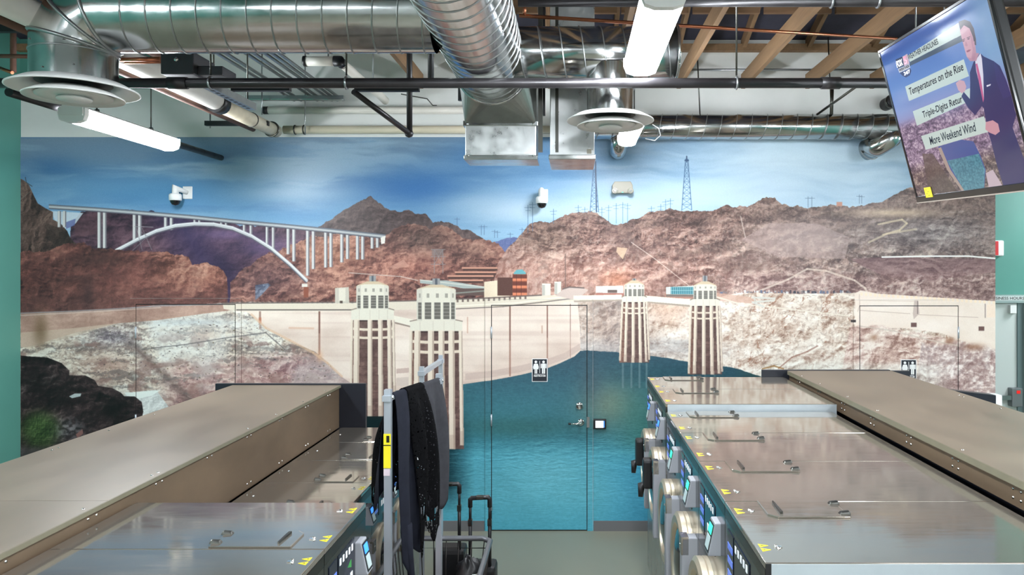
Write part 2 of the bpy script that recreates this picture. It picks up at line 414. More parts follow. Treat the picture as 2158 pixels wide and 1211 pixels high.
    c = P.ramp(.55*t1+.4*t2+.3*(b1-.5), (.12, (70, 50, 48)), (.38, (134, 100, 92)), (.56, (176, 140, 128)), (.88, (226, 194, 178)))
    P.put(mR, c)
    cg = P.ramp(.55*t1+.4*t2+.3*(b2-.5), (.12, (78, 66, 66)), (.4, (132, 114, 110)), (.6, (168, 148, 140)), (.9, (216, 198, 184)))
    P.put(mR*np.clip((X-1480)/200, 0, 1)*.85, cg)
    P.put(mR*scrub*.6, (86, 66, 62)); P.put(mR*pale*.4, (206, 172, 156)); P.put(mR*dots*np.clip((X-1350)/200, 0, 1)*.45, (92, 82, 76)); P.put(mR*chips*.35, (232, 212, 202))
    P.put(mR*np.clip((b2-.62)*6, 0, 1)*.4, (118, 96, 92))
    up = np.clip((540-Y)/80, 0, 1)
    P.put(mR*up*.5, P.ramp(t2, (.2, (66, 50, 46)), (.8, (136, 106, 96))))
    for cx_, cy_, rx_, ry_ in ((1390, 470, 46, 16), (1470, 470, 40, 14), (1330, 545, 30, 12), (1610, 450, 50, 16), (1520, 520, 60, 16), (1440, 530, 50, 12), (1560, 560, 60, 10), (1780, 470, 60, 14), (1650, 520, 24, 10)):
        P.put(mR*np.exp(-((X-cx_)/rx_)**2-((Y-cy_)/ry_)**2)*np.clip(.35+1.3*(sB-.4), 0, 1)*.75, P.ramp(t2, (.1, (52, 40, 40)), (.9, (120, 96, 88))))
    low = np.clip((Y-510)/60, 0, 1)*np.clip(1-gx*1.1, 0, 1)
    P.put(mR*low*.6, P.ramp(.5*t1+.5*t4, (.15, (160, 104, 90)), (.5, (208, 160, 144)), (.9, (236, 204, 188))))
    P.put(mR*np.exp(-((X-1150)/60)**2-((Y-500)/34)**2)*.6, P.ramp(t2, (.1, (84, 68, 62)), (.9, (150, 126, 112))))
    P.poly([(1300, 520), (1322, 522), (1312, 546), (1298, 530)], (222, 192, 160), .7)
    P.blob(1300, 590, 34, 20, (206, 130, 96), .5)
    P.poly([(1560, 505), (1620, 470), (1720, 470), (1790, 500), (1780, 545), (1640, 540)], (186, 160, 154), .5); P.blob(1700, 500, 90, 40, (202, 182, 178), .4)
    P.put(mR*np.exp(-((X-1960)/150)**2-((Y-490)/46)**2)*.75, P.ramp(.6*t3+.4*t1, (.15, (78, 72, 76)), (.55, (132, 124, 126)), (.92, (196, 188, 184))))
    P.put(mR*np.exp(-((X-1880)/90)**2-((Y-448)/9)**2)*.7, (226, 200, 170))
    P.line([(1850, 472), (1900, 462), (1910, 470), (1895, 484), (1860, 494)], 4, (218, 200, 168), .7); P.line([(1830, 510), (1868, 492), (1930, 482)], 4, (220, 202, 172), .6)
    P.poly([(1790, 545), (1860, 541), (2098, 545), (2098, 572), (1960, 590), (1860, 582)], P.ramp(t3, (.1, (104, 76, 80)), (.9, (156, 126, 124))), .85)
    P.line([(1858, 541), (1960, 539), (2040, 539), (2098, 544)], 3.2, (244, 242, 238))
    mm = mR*np.clip((Y-566)/18, 0, 1)*np.clip((X-1500)/80, 0, 1)
    P.put(mm*.6, P.ramp(.6*t2+.4*g1, (.2, (112, 82, 82)), (.5, (180, 146, 140)), (.85, (232, 212, 202))))
    P.line([(1600, 612), (1660, 588), (1700, 566), (1740, 570), (1800, 590), (1822, 606), (1828, 618)], 4, (226, 208, 192), .7)
    P.line([(1330, 510), (1380, 545), (1450, 600)], 1.5, (232, 214, 200), .7); P.line([(1560, 455), (1570, 500)], 2, (222, 206, 194), .6)
    P.rect(1762, 425, 1774, 434, (196, 142, 124))
    # ---- pylons and masts
    ink = (74, 104, 140)
    def mast(x, y0, y1, w0, w1, wd=1.4, c=ink):
        P.line([(x-w0/2, y0), (x-w1/2, y1)], wd, c); P.line([(x+w0/2, y0), (x+w1/2, y1)], wd, c)
        n = max(3, int((y1-y0)/11))
        for k in range(n):
            a, b = k/n, (k+1)/n; wa, wb = w0+(w1-w0)*a, w0+(w1-w0)*b; ya, yb = y0+(y1-y0)*a, y0+(y1-y0)*b
            P.line([(x-wa/2, ya), (x+wb/2, yb)], 1, c, .75); P.line([(x+wa/2, ya), (x-wb/2, yb)], 1, c, .75); P.line([(x-wa/2, ya), (x+wa/2, ya)], 1, c, .8)
    mast(1446.5, 335, 442, 5, 21); P.line([(1446.5, 329), (1446.5, 340)], 2.5, (60, 80, 110)); P.rect(1442, 336, 1451, 339, (60, 84, 116))
    mast(1252, 356, 446, 4, 18); P.line([(1254.5, 340), (1256.5, 446)], 2.2, (52, 70, 96))
    for x, y0, y1 in ((1112, 432, 490), (1122, 426, 486), (1166, 440, 470), (1218, 432, 450), (1232, 436, 446), (1268, 436, 458), (1282, 432, 466), (1298, 428, 470), (1312, 426, 470), (1322, 428, 470), (1372, 434, 446), (1392, 430, 444), (1402, 420, 442), (1412, 418, 442)):
        P.line([(x, y0), (x, y1)], 1.1, ink, .75); P.line([(x-7, y0+5), (x+7, y0+4)], 1, ink, .6); P.line([(x-5, y0+11), (x+5, y0+11)], 1, ink, .5)
    for x, y0, y1 in ((963, 458, 474), (1014, 474, 494), (1020, 474, 494), (1042, 484, 500), (1048, 486, 500), (1075, 490, 500), (1100, 480, 495), (1702, 414, 436), (1710, 414, 437), (1810, 410, 428), (1815, 411, 428)):
        P.line([(x, y0), (x, y1)], 1.2, (90, 112, 146), .8); P.line([(x-6, y0+3), (x+6, y0+3)], 1, (90, 112, 146), .7)
    # ---- visitor buildings above the dam
    for k, (xa, xb, yy) in enumerate(((975, 1048, 562), (960, 1045, 571), (944, 1040, 579), (948, 1018, 588))):
        P.rect(xa, yy, xb, yy+8, (84, 60, 56)); P.rect(xa-2, yy, xb, yy+3.4, (206, 150, 128))
    P.poly([(885, 590), (940, 590), (1020, 603), (1020, 616), (960, 604), (885, 596)], (168, 176, 172)); P.line([(885, 589), (1020, 604)], 2, (206, 206, 196))
    P.rect(945, 607, 1020, 622, (96, 78, 74)); P.line([(960, 617), (1020, 612)], 3, (150, 160, 150), .7)
    for x in (915, 933):
        P.line([(x, 525), (x, 575)], 1.3, (138, 132, 132))
    for yy in (525, 540, 556): P.line([(908, yy), (938, yy)], 1.3, (138, 132, 132))
    P.line([(915, 525), (933, 556)], 1, (150, 142, 140)); P.line([(933, 525), (915, 556)], 1, (150, 142, 140)); P.rect(910, 524, 934, 538, (128, 120, 120), .6)
    P.poly([(1020, 593), (1048, 590), (1074, 593), (1074, 628), (1020, 630)], P.ramp(b2, (0, (222, 204, 178)), (1, (238, 222, 198))))
    P.rect(1048, 584, 1082, 622, (92, 62, 56)); P.rect(1080, 576, 1110, 624, (156, 88, 66))
    for yy in (578, 593, 608): P.rect(1080, yy, 1110, yy+8, (110, 60, 52)); P.rect(1080, yy+8, 1110, yy+13, (218, 134, 100))
    for xx in (1088, 1098): P.line([(xx, 578), (xx, 622)], 1, (80, 46, 42), .8)
    P.poly([(1082, 575), (1088, 568), (1100, 567), (1108, 574), (1108, 577), (1082, 577)], (104, 168, 176))
    for x0, y0, x1, y1 in ((1142, 597, 1160, 622), (1168, 593, 1182, 619)):
        P.rect(x0, y0, x1, y1, (226, 220, 206)); P.rect(x0, y0, x0+6, y1, (190, 186, 176)); P.rect(x0, y0, x1, y0+2, (244, 240, 228))
    P.line([(1191, 535), (1191, 612)], 1.6, (112, 92, 88))
    P.poly([(1255, 602), (1313, 601), (1313, 617), (1255, 616)], (226, 222, 212)); P.rect(1280, 610, 1300, 616, (104, 88, 84))
    P.rect(1255, 617, 1320, 626, (176, 116, 104)); P.rect(1400, 617, 1470, 630, (176, 128, 112), .8)
    P.poly([(1403, 604), (1462, 601), (1462, 620), (1403, 619)], (206, 214, 208)); P.rect(1413, 604, 1461, 619, (64, 128, 140))
    for k in range(12): P.line([(1415+k*4, 605), (1415+k*4, 619)], 1, (170, 204, 208), .8)
    P.line([(1413, 611), (1461, 611)], 1, (180, 210, 212), .7); P.rect(1403, 620, 1462, 624, (120, 110, 104))
    r = np.random.default_rng(9)
    for k in range(70):
        x = r.uniform(1515, 1790); P.rect(x, 612+r.uniform(-2, 3), x+r.uniform(2, 6), 617+r.uniform(-1, 2), [(60, 62, 74), (232, 232, 230), (130, 120, 122), (96, 110, 140)][k % 4], .8)
    # ---- ground behind the right-hand towers: pale rocky bank
    y = P.curve([(44, 1200), (1200, 1200), (1214, 632), (1300, 630), (1500, 628), (1560, 616), (1700, 618), (1810, 616), (2098, 636)], 1, 10)
    c = P.ramp(.45*t1+.35*t2+.2*b3, (.1, (136, 104, 90)), (.3, (196, 172, 154)), (.5, (228, 213, 198)), (.8, (246, 239, 228)))
    mB = P.below(y)
    P.put(mB, c); P.put(mB*scrub*.24, (176, 142, 122)); P.put(mB*pale*.5, (250, 244, 232)); P.put(mB*dots*.3, (140, 112, 96))
    P.put(mB*np.clip(1-np.abs((X-1290)/120), 0, 1)*.75, P.ramp(.5*t1+.5*t4, (.15, (108, 92, 90)), (.5, (176, 152, 142)), (.9, (218, 200, 188))))
    P.put(mB*np.exp(-((X-1410)/50)**2-((Y-655)/26)**2)*.6, P.ramp(t4, (0, (158, 112, 92)), (1, (236, 196, 168))))
    P.put(mB*np.exp(-((Y-735)/22)**2)*np.clip((1560-X)/100, 0, 1)*.6, P.ramp(t3, (.1, (126, 122, 126)), (.9, (214, 210, 206))))
    crk = np.clip((.22-t4)*6, 0, 1)*np.clip((X-1520)/60, 0, 1)
    P.put(mB*crk*.6, (140, 86, 62))
    P.put(mB*np.exp(-((X-1720)/110)**2-((Y-770)/34)**2)*.55, P.ramp(t1, (.2, (176, 150, 136)), (.6, (226, 222, 210)), (1, (244, 240, 230))))
    P.poly([(1500, 615), (1580, 625), (1600, 640), (1505, 632)], (206, 164, 144), .7); P.line([(1500, 622), (1560, 640), (1640, 648), (1790, 665)], 3, (232, 222, 206), .8)
    for a, b in (((1585, 626), (1632, 628)), ((1588, 636), (1630, 632)), ((1585, 636), (1608, 645))): P.line([a, b], 4, (212, 208, 198))
    P.line([(1590, 624), (1590, 640)], 2, (200, 196, 186))
    P.poly([(1800, 618), (1812, 611), (1850, 618), (2098, 634), (2098, 745), (2040, 722), (1980, 700), (1900, 690), (1800, 690)], P.ramp(b2, (0, (236, 218, 202)), (1, (246, 232, 220))))
    for k in range(30):
        x = 1812+k*9.6; P.rect(x, 616+k*.6, x+5, 622+k*.6, (248, 226, 200))
    P.line([(1806, 655), (1810, 642), (1810, 620)], 1.4, (190, 168, 154), .7); P.line([(1810, 653), (1916, 660)], 1.3, (196, 172, 158), .8); P.line([(1934, 662), (2060, 668)], 1.3, (196, 172, 158), .8); P.line([(1812, 632), (1925, 634)], 1, (214, 192, 176), .8)
    P.poly([(1925, 632), (1933, 632), (1936, 660), (1924, 672), (1922, 660)], (206, 186, 176)); P.line([(1932, 634), (1932, 660)], 1.6, (120, 104, 100)); P.line([(2075, 640), (2075, 668)], 2, (160, 140, 132)); P.rect(2078, 640, 2098, 668, (250, 224, 200), .6)
    for x, yy in ((1918, 679), (2061, 687)): P.rect(x, yy, x+12, yy+9, (112, 84, 80))
    P.rect(1792, 673, 1802, 678, (60, 50, 50))
    # slope below the right wall
    y = P.curve([(44, 1200), (1700, 1200), (1790, 690), (1840, 684), (1900, 694), (1960, 705), (2010, 716), (2050, 722), (2098, 745)], 2, 12)
    P.put(P.below(y, 4)*.75, P.ramp(.5*t1+.5*t2, (.12, (140, 104, 96)), (.45, (200, 166, 154)), (.8, (240, 226, 214))))
    y = P.curve([(44, 1200), (1880, 1200), (1940, 728), (2010, 720), (2098, 735)], 4, 13)
    P.put(P.below(y, 8)*.55, P.ramp(.3*t2+.7*g1, (.2, (128, 104, 108)), (.5, (172, 150, 150)), (.8, (240, 232, 230))))
    P.put(np.clip((Y-758)/16, 0, 1)*np.clip((X-1560)/60, 0, 1)*np.clip((2010-X)/60, 0, 1)*.55, P.ramp(.6*t1+.4*t2, (.12, (150, 140, 128)), (.5, (220, 218, 206)), (.9, (240, 238, 230))))
    P.line([(1810, 686), (1880, 696), (1960, 716), (2020, 728)], 2.5, (206, 190, 176), .8)
    for x, yy, rx in ((2052, 730, 22), (1840, 710, 10), (2000, 716, 10)): P.blob(x, yy, rx, 7, (150, 104, 78), .7)
    P.line([(1640, 775), (1668, 752), (1700, 740), (1722, 728)], 3, (150, 106, 90), .7); P.line([(1606, 776), (1630, 770), (1650, 776)], 3, (150, 108, 60), .8)
    # ---- left foreground red rock
    y = P.curve([(44, 530), (70, 528), (105, 527), (125, 516), (150, 511), (180, 514), (205, 522), (260, 526), (330, 530), (372, 536), (398, 542), (405, 556), (420, 553), (432, 549), (448, 556), (470, 568), (478, 580), (480, 600), (496, 900), (2100, 900)], 3, 14, 12)
    c = P.ramp(.5*t1+.3*b1+.2*t2, (.12, (48, 32, 34)), (.42, (98, 62, 58)), (.62, (130, 84, 76)), (.95, (190, 140, 122)))
    m = P.below(y)*np.clip((482-X)/4, 0, 1)
    P.put(m, c); P.put(m*scrub*.5, (74, 48, 48)); P.put(m*pale*.3, (164, 112, 98))
    P.put(m*np.exp(-((X-250)/120)**2-((Y-585)/50)**2)*.5, P.ramp(t3, (0, (96, 58, 56)), (1, (140, 92, 84))))
    P.put(m*np.clip((X-300)/60, 0, 1)*np.clip((620-Y)/40, 0, 1)*.5, P.ramp(t1, (.1, (96, 60, 52)), (.5, (168, 116, 98)), (.9, (222, 176, 150))))
    P.put(m*np.clip((Y-600)/40, 0, 1)*.6, P.ramp(t2, (0, (76, 52, 52)), (1, (122, 84, 78))))
    P.put(m*np.exp(-((X-185)/14)**2-((Y-620)/40)**2)*.7, (62, 44, 46)); P.put(m*np.exp(-((X-150)/40)**2-((Y-590)/10)**2)*.5, (60, 42, 42))
    P.put(m*np.exp(-((X-220)/60)**2-((Y-545)/16)**2)*.35, (70, 50, 48))
    # ---- lower left bank
    y = P.curve([(44, 660), (150, 655), (250, 650), (330, 643), (430, 640), (500, 636), (744, 636), (760, 1300), (2100, 1300)], .8, 15)
    mL = P.below(y)
    P.put(mL, P.ramp(.4*t3+.3*t2+.3*b1, (.12, (116, 98, 92)), (.4, (184, 166, 152)), (.6, (222, 212, 196)), (.9, (244, 240, 228))))
    P.put(mL*scrub*.45, (150, 132, 122)); P.put(mL*pale*.6, (238, 236, 226)); P.put(mL*dots*.35, (96, 84, 82))
    cR = P.ramp(.3*t1+.25*t2+.25*sA+.2*sB, (.12, (104, 74, 76)), (.42, (164, 126, 122)), (.62, (206, 178, 168)), (.95, (238, 226, 214)))
    P.put(mL*np.clip((Y-738-(600-X)*.06)/26, 0, 1)*np.clip((X-320)/60, 0, 1)*.9, cR)
    P.put(mL*np.exp(-((X-620)/90)**2-((Y-775)/26)**2)*.6, P.ramp(t2, (.1, (90, 58, 66)), (.6, (150, 108, 110)), (1, (210, 180, 172))))
    P.put(mL*np.clip(1-np.abs((X-290-(Y-735)*1.05)/22), 0, 1)*np.clip((Y-700)/20, 0, 1)*.9, P.ramp(t2, (0, (92, 76, 74)), (1, (152, 130, 122))))
    P.put(mL*np.exp(-((X-235)/50)**2-((Y-708)/22)**2)*.8, P.ramp(t2, (.1, (82, 74, 88)), (.6, (150, 140, 148)), (1, (214, 206, 204))))
    P.put(mL*np.exp(-((X-400)/90)**2-((Y-678)/7)**2)*.5, (170, 186, 196))
    P.put(mL*np.exp(-((X-430)/30)**2-((Y-705)/14)**2)*.5, (196, 150, 120)); P.put(mL*np.exp(-((X-230)/60)**2-((Y-770)/24)**2)*.45, (160, 116, 104))
    P.put(mL*np.clip((.34-t3)*6, 0, 1)*.55, (112, 106, 104)); P.put(mL*np.clip((sB-.62)*7, 0, 1)*np.clip((Y-690)/30, 0, 1)*.55, (136, 104, 98)); P.put(mL*np.clip((b1[::-1]-.6)*6, 0, 1)*.4, (206, 208, 206))
    P.line([(300, 735), (390, 725), (470, 712), (560, 700), (600, 735)], 2.2, (92, 88, 88), .7)
    r = np.random.default_rng(4)
    for k in range(260):
        x, yy = r.uniform(200, 700), r.uniform(668, 800)
        P.rect(x, yy, x+r.uniform(1.5, 4), yy+r.uniform(1, 2.6), [(84, 70, 66), (96, 84, 60), (70, 60, 66)][k % 3], .7)
    P.poly([(44, 660), (150, 656), (260, 650), (330, 645), (430, 642), (500, 640), (496, 652), (430, 660), (330, 674), (250, 680), (160, 700), (60, 730), (44, 730)], P.ramp(.6*b2+.4*t2, (.1, (150, 116, 104)), (.9, (198, 164, 148))))
    P.poly([(44, 700), (160, 690), (250, 680), (160, 706), (60, 734), (44, 730)], (206, 186, 166), .6); P.blob(86, 695, 15, 34, (112, 90, 66), .75)
    P.line([(44, 659), (150, 655), (260, 649), (340, 643), (470, 640)], 3, (148, 140, 142), .8); P.line([(44, 664), (200, 656), (340, 647)], 1.5, (210, 196, 186), .7)
    # white block, dark rocks, shrub bottom left
    P.poly([(262, 832), (290, 824), (330, 820), (364, 866), (300, 880), (262, 862)], P.ramp(t2, (0, (170, 172, 170)), (1, (228, 230, 226)))); P.poly([(262, 826), (338, 821), (322, 832), (296, 838), (270, 836)], (226, 232, 226))
    P.poly([(44, 748), (60, 750), (100, 752), (130, 764), (147, 780), (146, 790), (180, 790), (200, 800), (207, 812), (235, 816), (255, 826), (262, 834), (285, 834), (300, 846), (303, 866), (298, 890), (200, 940), (120, 960), (44, 960)],
           P.ramp(.5*t1+.3*t2+.2*b1, (.15, (20, 16, 18)), (.5, (48, 36, 38)), (.75, (82, 66, 66)), (.97, (156, 140, 136))))
    P.blob(80, 805, 50, 26, (22, 18, 20), .7); P.blob(240, 860, 26, 24, (14, 12, 14), .8); P.blob(130, 840, 30, 14, (24, 20, 22), .5)
    P.put(np.exp(-((X-140)/36)**2-((Y-905)/22)**2)*.7, P.ramp(g1, (.2, (60, 56, 58)), (.8, (170, 168, 170))))
    P.poly([(146, 834), (158, 828), (172, 828), (170, 834), (152, 838)], (176, 184, 184)); P.poly([(160, 914), (174, 903), (176, 912), (164, 922)], (130, 92, 88))
    m = np.exp(-(((X-84)/42)**2+((Y-905)/40)**2)**2)
    P.put(m*.9, P.ramp(.5*P.relief(9, 9, 41)+.5*b2, (.1, (22, 36, 20)), (.6, (58, 82, 42)), (1, (104, 132, 78))))
    P.put(np.clip((Y-935)/14, 0, 1)*np.clip((130-X)/20, 0, 1)*.8, (72, 68, 68))
    # ---- water
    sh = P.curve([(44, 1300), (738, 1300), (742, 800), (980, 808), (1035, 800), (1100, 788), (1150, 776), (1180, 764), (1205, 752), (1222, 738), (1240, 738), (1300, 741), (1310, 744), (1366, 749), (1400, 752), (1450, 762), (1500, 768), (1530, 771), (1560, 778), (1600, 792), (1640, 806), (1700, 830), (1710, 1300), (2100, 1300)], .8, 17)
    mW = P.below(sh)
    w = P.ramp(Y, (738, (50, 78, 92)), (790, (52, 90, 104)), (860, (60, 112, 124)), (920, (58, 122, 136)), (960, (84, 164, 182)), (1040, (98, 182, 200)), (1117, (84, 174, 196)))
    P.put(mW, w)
    wv = P.warp(P.relief(60, 9, 51, 0, -2, 5, .6), 10, 50, 52); wv2 = P.relief(16, 4, 53, 0, -1, 4, .6)
    dd = np.clip((1030-X)/90, 0, 1)
    P.put(mW*dd*np.clip((960-Y)/60, 0, 1)*.6, (44, 92, 98))
    P.put(mW*np.exp(-((X-1075)/110)**2-((Y-870)/60)**2)*.35, (62, 118, 128)); P.put(mW*np.exp(-((X-1080)/120)**2-((Y-898)/22)**2)*.6, (48, 92, 88))
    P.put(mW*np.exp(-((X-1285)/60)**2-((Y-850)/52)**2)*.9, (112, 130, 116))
    P.put(mW*np.exp(-((X-1350)/50)**2-((Y-890)/80)**2)*.6, (64, 116, 104)); P.put(mW*np.exp(-((X-1460)/160)**2-((Y-790)/26)**2)*.6, (34, 66, 76))
    P.put(mW*np.exp(-((X-1245)/26)**2-((Y-800)/50)**2)*.5, (70, 86, 96)); P.put(mW*np.clip((1000-X)/50, 0, 1)*np.clip((Y-860)/60, 0, 1)*np.clip((1080-Y)/60, 0, 1)*.8, (18, 48, 56))
    P.put(mW*np.clip((X-1250)/100, 0, 1)*np.clip((Y-930)/60, 0, 1)*.6, (60, 146, 184))
    P.put(mW*np.exp(-((X-1150)/90)**2-((Y-990)/50)**2)*.4, (120, 190, 202))
    dg = np.clip((Y-895-(1240-X)*.09)/30, 0, 1)*np.clip((1120-Y)/160, 0, 1)
    P.a += (mW*dg*(wv-.5)*26+mW*dg*(wv2-.5)*22+mW*(wv2-.5)*9+mW*(sC-.5)*10)[..., None]*np.array([.8, 1, 1], np.float32)
    P.put(mW*np.clip((X-1545)/40, 0, 1)*.5, (40, 66, 58))
    # reflections of the far towers in the water
    for x in (1312, 1330, 1347, 1362): P.line([(x, 766), (x, 815)], 4, (128, 146, 150), .45)
    for x in (1460, 1485, 1505): P.line([(x, 790), (x, 806)], 4, (140, 146, 142), .3)
    # ---- dam face
    cD = P.ramp(.5*b3+.3*b2+.2*np.clip(1-(Y-650)/160, 0, 1), (.15, (206, 184, 170)), (.5, (226, 208, 194)), (.85, (240, 226, 212)))
    face = [(470, 640), (740, 640), (1000, 634), (1120, 632), (1180, 628), (1216, 628), (1221, 680), (1223, 738), (1210, 750), (1180, 764), (1150, 776), (1100, 788), (1035, 800), (980, 808), (860, 822), (760, 822), (742, 808), (716, 790), (690, 762), (664, 740), (620, 722), (575, 700), (545, 676), (520, 656), (500, 654)]
    P.poly(face, cD)
    strk = np.clip((n01(P.vnoise(240, 5, 61))-.55)*3, 0, 1)
    ins = np.clip((X-560-(Y-670)*1.0)/20, 0, 1)*np.clip((1222-X)/4, 0, 1)*np.clip((Y-648)/8, 0, 1)*(1-mW)*np.clip((830-Y)/4, 0, 1)
    P.put(ins*strk*.25, (196, 168, 156))
    P.poly([(980, 786), (1035, 780), (1100, 768), (1150, 756), (1190, 742), (1222, 722), (1223, 736), (1190, 756), (1150, 770), (1100, 782), (1035, 794), (980, 800)], (188, 164, 154), .5)
    P.poly([(835, 776), (862, 774), (862, 784), (835, 786)], (180, 150, 140), .6); P.poly([(835, 795), (862, 793), (862, 812), (835, 812)], (206, 190, 178), .7)
    for x, y0, y1, wd, a in ((673, 656, 745, 4, .9), (1074.5, 642, 790, 3.4, .85), (1153, 643, 776, 3, .75), (1201.5, 640, 752, 2, .5), (548, 656, 690, 5, .5)):
        P.line([(x, y0), (x, y1)], wd, (128, 80, 64), a*.7); P.line([(x, y0), (x, (y0+y1)/2)], wd*.6, (92, 56, 48), a*.7)
    P.rect(545, 668, 551, 680, (188, 106, 76), .6); P.line([(610, 690), (660, 691)], 4, (206, 150, 116), .4); P.line([(985, 668), (985, 700)], 3, (196, 150, 126), .5); P.line([(1142, 686), (1142, 700)], 3, (176, 130, 106), .5); P.blob(674, 750, 6, 12, (214, 164, 126), .6)
    P.line([(530, 662), (560, 690), (610, 716), (660, 742), (690, 764), (720, 792)], 5, (214, 178, 146), .6)
    # crest
    P.poly([(470, 639), (740, 637), (900, 632), (1020, 627), (1120, 623), (1180, 620), (1210, 622), (1214, 634), (1120, 640), (1000, 648), (740, 655), (500, 655), (472, 650)], (222, 210, 192))
    P.line([(470, 638), (740, 636), (900, 632), (1030, 627), (1140, 621)], 2.6, (112, 98, 94)); P.line([(500, 652), (740, 652)], 2.6, (104, 92, 88), .9); P.line([(960, 650), (1060, 645), (1140, 636), (1205, 628)], 2.2, (118, 104, 98), .9); P.line([(960, 644), (1090, 637), (1190, 624)], 2, (240, 232, 216), .9)
    for k in range(26): P.rect(478+k*10.5, 634, 482+k*10.5, 638, (96, 88, 86), .6)
    for k in range(14): P.rect(962+k*11, 630-k*.5, 966+k*11, 636-k*.5, (92, 76, 70), .8)
    P.poly([(1170, 622), (1190, 606), (1220, 604), (1240, 610), (1225, 622), (1205, 630)], (206, 186, 176)); P.line([(1186, 608), (1200, 604), (1230, 606)], 2.5, (110, 96, 94))
    P.poly([(706, 606), (735, 604), (736, 638), (706, 638)], (198, 190, 176)); P.rect(714, 606, 728, 634, (220, 212, 196)); P.rect(716, 633, 722, 638, (80, 66, 60))
    # bridge walk to the far towers
    P.poly([(1208, 622), (1310, 620), (1310, 632), (1208, 634)], (234, 226, 208)); P.poly([(1360, 622), (1455, 630), (1455, 644), (1360, 636)], (234, 226, 208)); P.poly([(1360, 634), (1455, 642), (1455, 646), (1360, 637)], (170, 154, 140))
    P.poly([(1208, 632), (1310, 630), (1310, 633), (1210, 636)], (176, 160, 146))
    # walkway between the near towers
    P.poly([(795, 657), (870, 672), (870, 687), (795, 668)], (230, 222, 206)); P.poly([(795, 668), (870, 687), (870, 690), (795, 672)], (150, 132, 120))
    # ---- intake towers
    def tower(cx, tw, y_top, y_head, y_ring, y_ring2, y_bot, bw, ribs, cup=True, lit=(222, 216, 200), foot=0, leftcut=None):
        sh_ = (186, 178, 164); dk = (84, 62, 60); wd = tw/2
        P.rect(cx-tw*.1, y_top-.0, cx+tw*.1, y_head, (150, 150, 150)); P.rect(cx-tw*.03, y_top, cx+tw*.03, y_head-2, (90, 96, 104))
        P.poly([(cx-wd*.95, y_head+4), (cx-wd*.3, y_head-4), (cx+wd*.3, y_head-4), (cx+wd*.95, y_head+4), (cx+wd*.95, y_head+8), (cx-wd*.95, y_head+8)], (206, 186, 156))
        P.poly([(cx-wd, y_head+6), (cx-wd*.5, y_head+2), (cx+wd*.5, y_head+2), (cx+wd, y_head+6), (cx+wd, y_ring), (cx-wd, y_ring)], lit)
        P.poly([(cx-wd, y_head+6), (cx-wd*.72, y_head+4), (cx-wd*.72, y_ring), (cx-wd, y_ring)], (206, 200, 186)); P.poly([(cx+wd*.72, y_head+4), (cx+wd, y_head+6), (cx+wd, y_ring), (cx+wd*.72, y_ring)], (214, 208, 194))
        hh = y_ring-y_head
        for f in (-.84, -.42, .06, .52, .86):
            ww = .16 if abs(f) < .7 else .09
            P.rect(cx+wd*(f-ww), y_head+hh*.46, cx+wd*(f+ww), y_ring-hh*.06, (104, 100, 94))
            for k in range(4): P.line([(cx+wd*(f-ww), y_head+hh*(.54+.1*k)), (cx+wd*(f+ww), y_head+hh*(.54+.1*k))], 1, (190, 184, 172), .8)
            P.rect(cx+wd*(f-ww*.45), y_head+hh*.2, cx+wd*(f+ww*.45), y_head+hh*.32, (146, 140, 130), .8)
        # ring gallery
        rw = bw*.5
        P.poly([(cx-rw, y_ring-1), (cx+rw, y_ring-1), (cx+rw, y_ring2), (cx-rw, y_ring2)], lit); P.line([(cx-rw, y_ring), (cx-wd, y_ring-3)], 2, (140, 126, 112)); P.line([(cx+wd, y_ring-3), (cx+rw, y_ring)], 2, (140, 126, 112))
        for f in (-.62, -.12, .3, .7): P.line([(cx+rw*f, y_ring), (cx+rw*f, y_ring2)], 1.2, (206, 196, 180))
        # shaft
        bw2 = bw*(1+foot)
        P.poly([(cx-rw, y_ring2), (cx+rw, y_ring2), (cx+bw2/2, y_bot), (cx-bw2/2, y_bot)], P.ramp(.5*b2+.5*g1, (0, (78, 58, 57)), (.5, (102, 79, 74)), (1, (136, 108, 100))))
        P.poly([(cx-rw, y_ring2), (cx-rw*.6, y_ring2), (cx-bw2*.3, y_bot), (cx-bw2/2, y_bot)], (140, 96, 78), .45)
        h2 = y_bot-y_ring2
        for k in range(9): P.line([(cx-rw*.95, y_ring2+h2*(.2+.09*k)), (cx+rw*.95, y_ring2+h2*(.2+.09*k))], 1, (60, 44, 44), .5)
        for dyy in (.085, .17):
            if cup:
                th = max(3, h2*.025)
                P.line([(cx-rw*.97, y_ring2+h2*dyy), (cx-rw*.4, y_ring2+h2*dyy+2), (cx+rw*.4, y_ring2+h2*dyy+2), (cx+rw*.97, y_ring2+h2*dyy)], th, (222, 206, 186))
        P.rect(cx-rw, y_ring2, cx+rw, y_ring2+max(2, h2*.012), (60, 46, 44))
        for f, rwid, drop in ribs:
            xa = cx+rw*f; xb = cx+bw2/2*f; yb = y_bot-drop
            P.poly([(xa-rwid/2, y_ring2-2), (xa+rwid/2, y_ring2-2), (xb+rwid/2, yb), (xb-rwid/2, yb)], (226, 212, 194)); P.poly([(xa+rwid*.2, y_ring2), (xa+rwid/2, y_ring2), (xb+rwid/2, yb), (xb+rwid*.2, yb)], (186, 166, 150)); P.rect(xb-rwid/2, yb-(y_bot-y_ring2)*.12, xb+rwid/2, yb, (170, 144, 128), .35)
    tower(785, 68, 580, 596, 652, 674, 880, 90, [(-.96, 5, 0), (-.74, 12, 6), (-.12, 10, 2), (.36, 10, 2), (.78, 9, 24), (.97, 6, 44)], foot=.06)
    P.poly([(735, 876), (850, 876), (850, 900), (735, 900)], (16, 34, 36), .9)
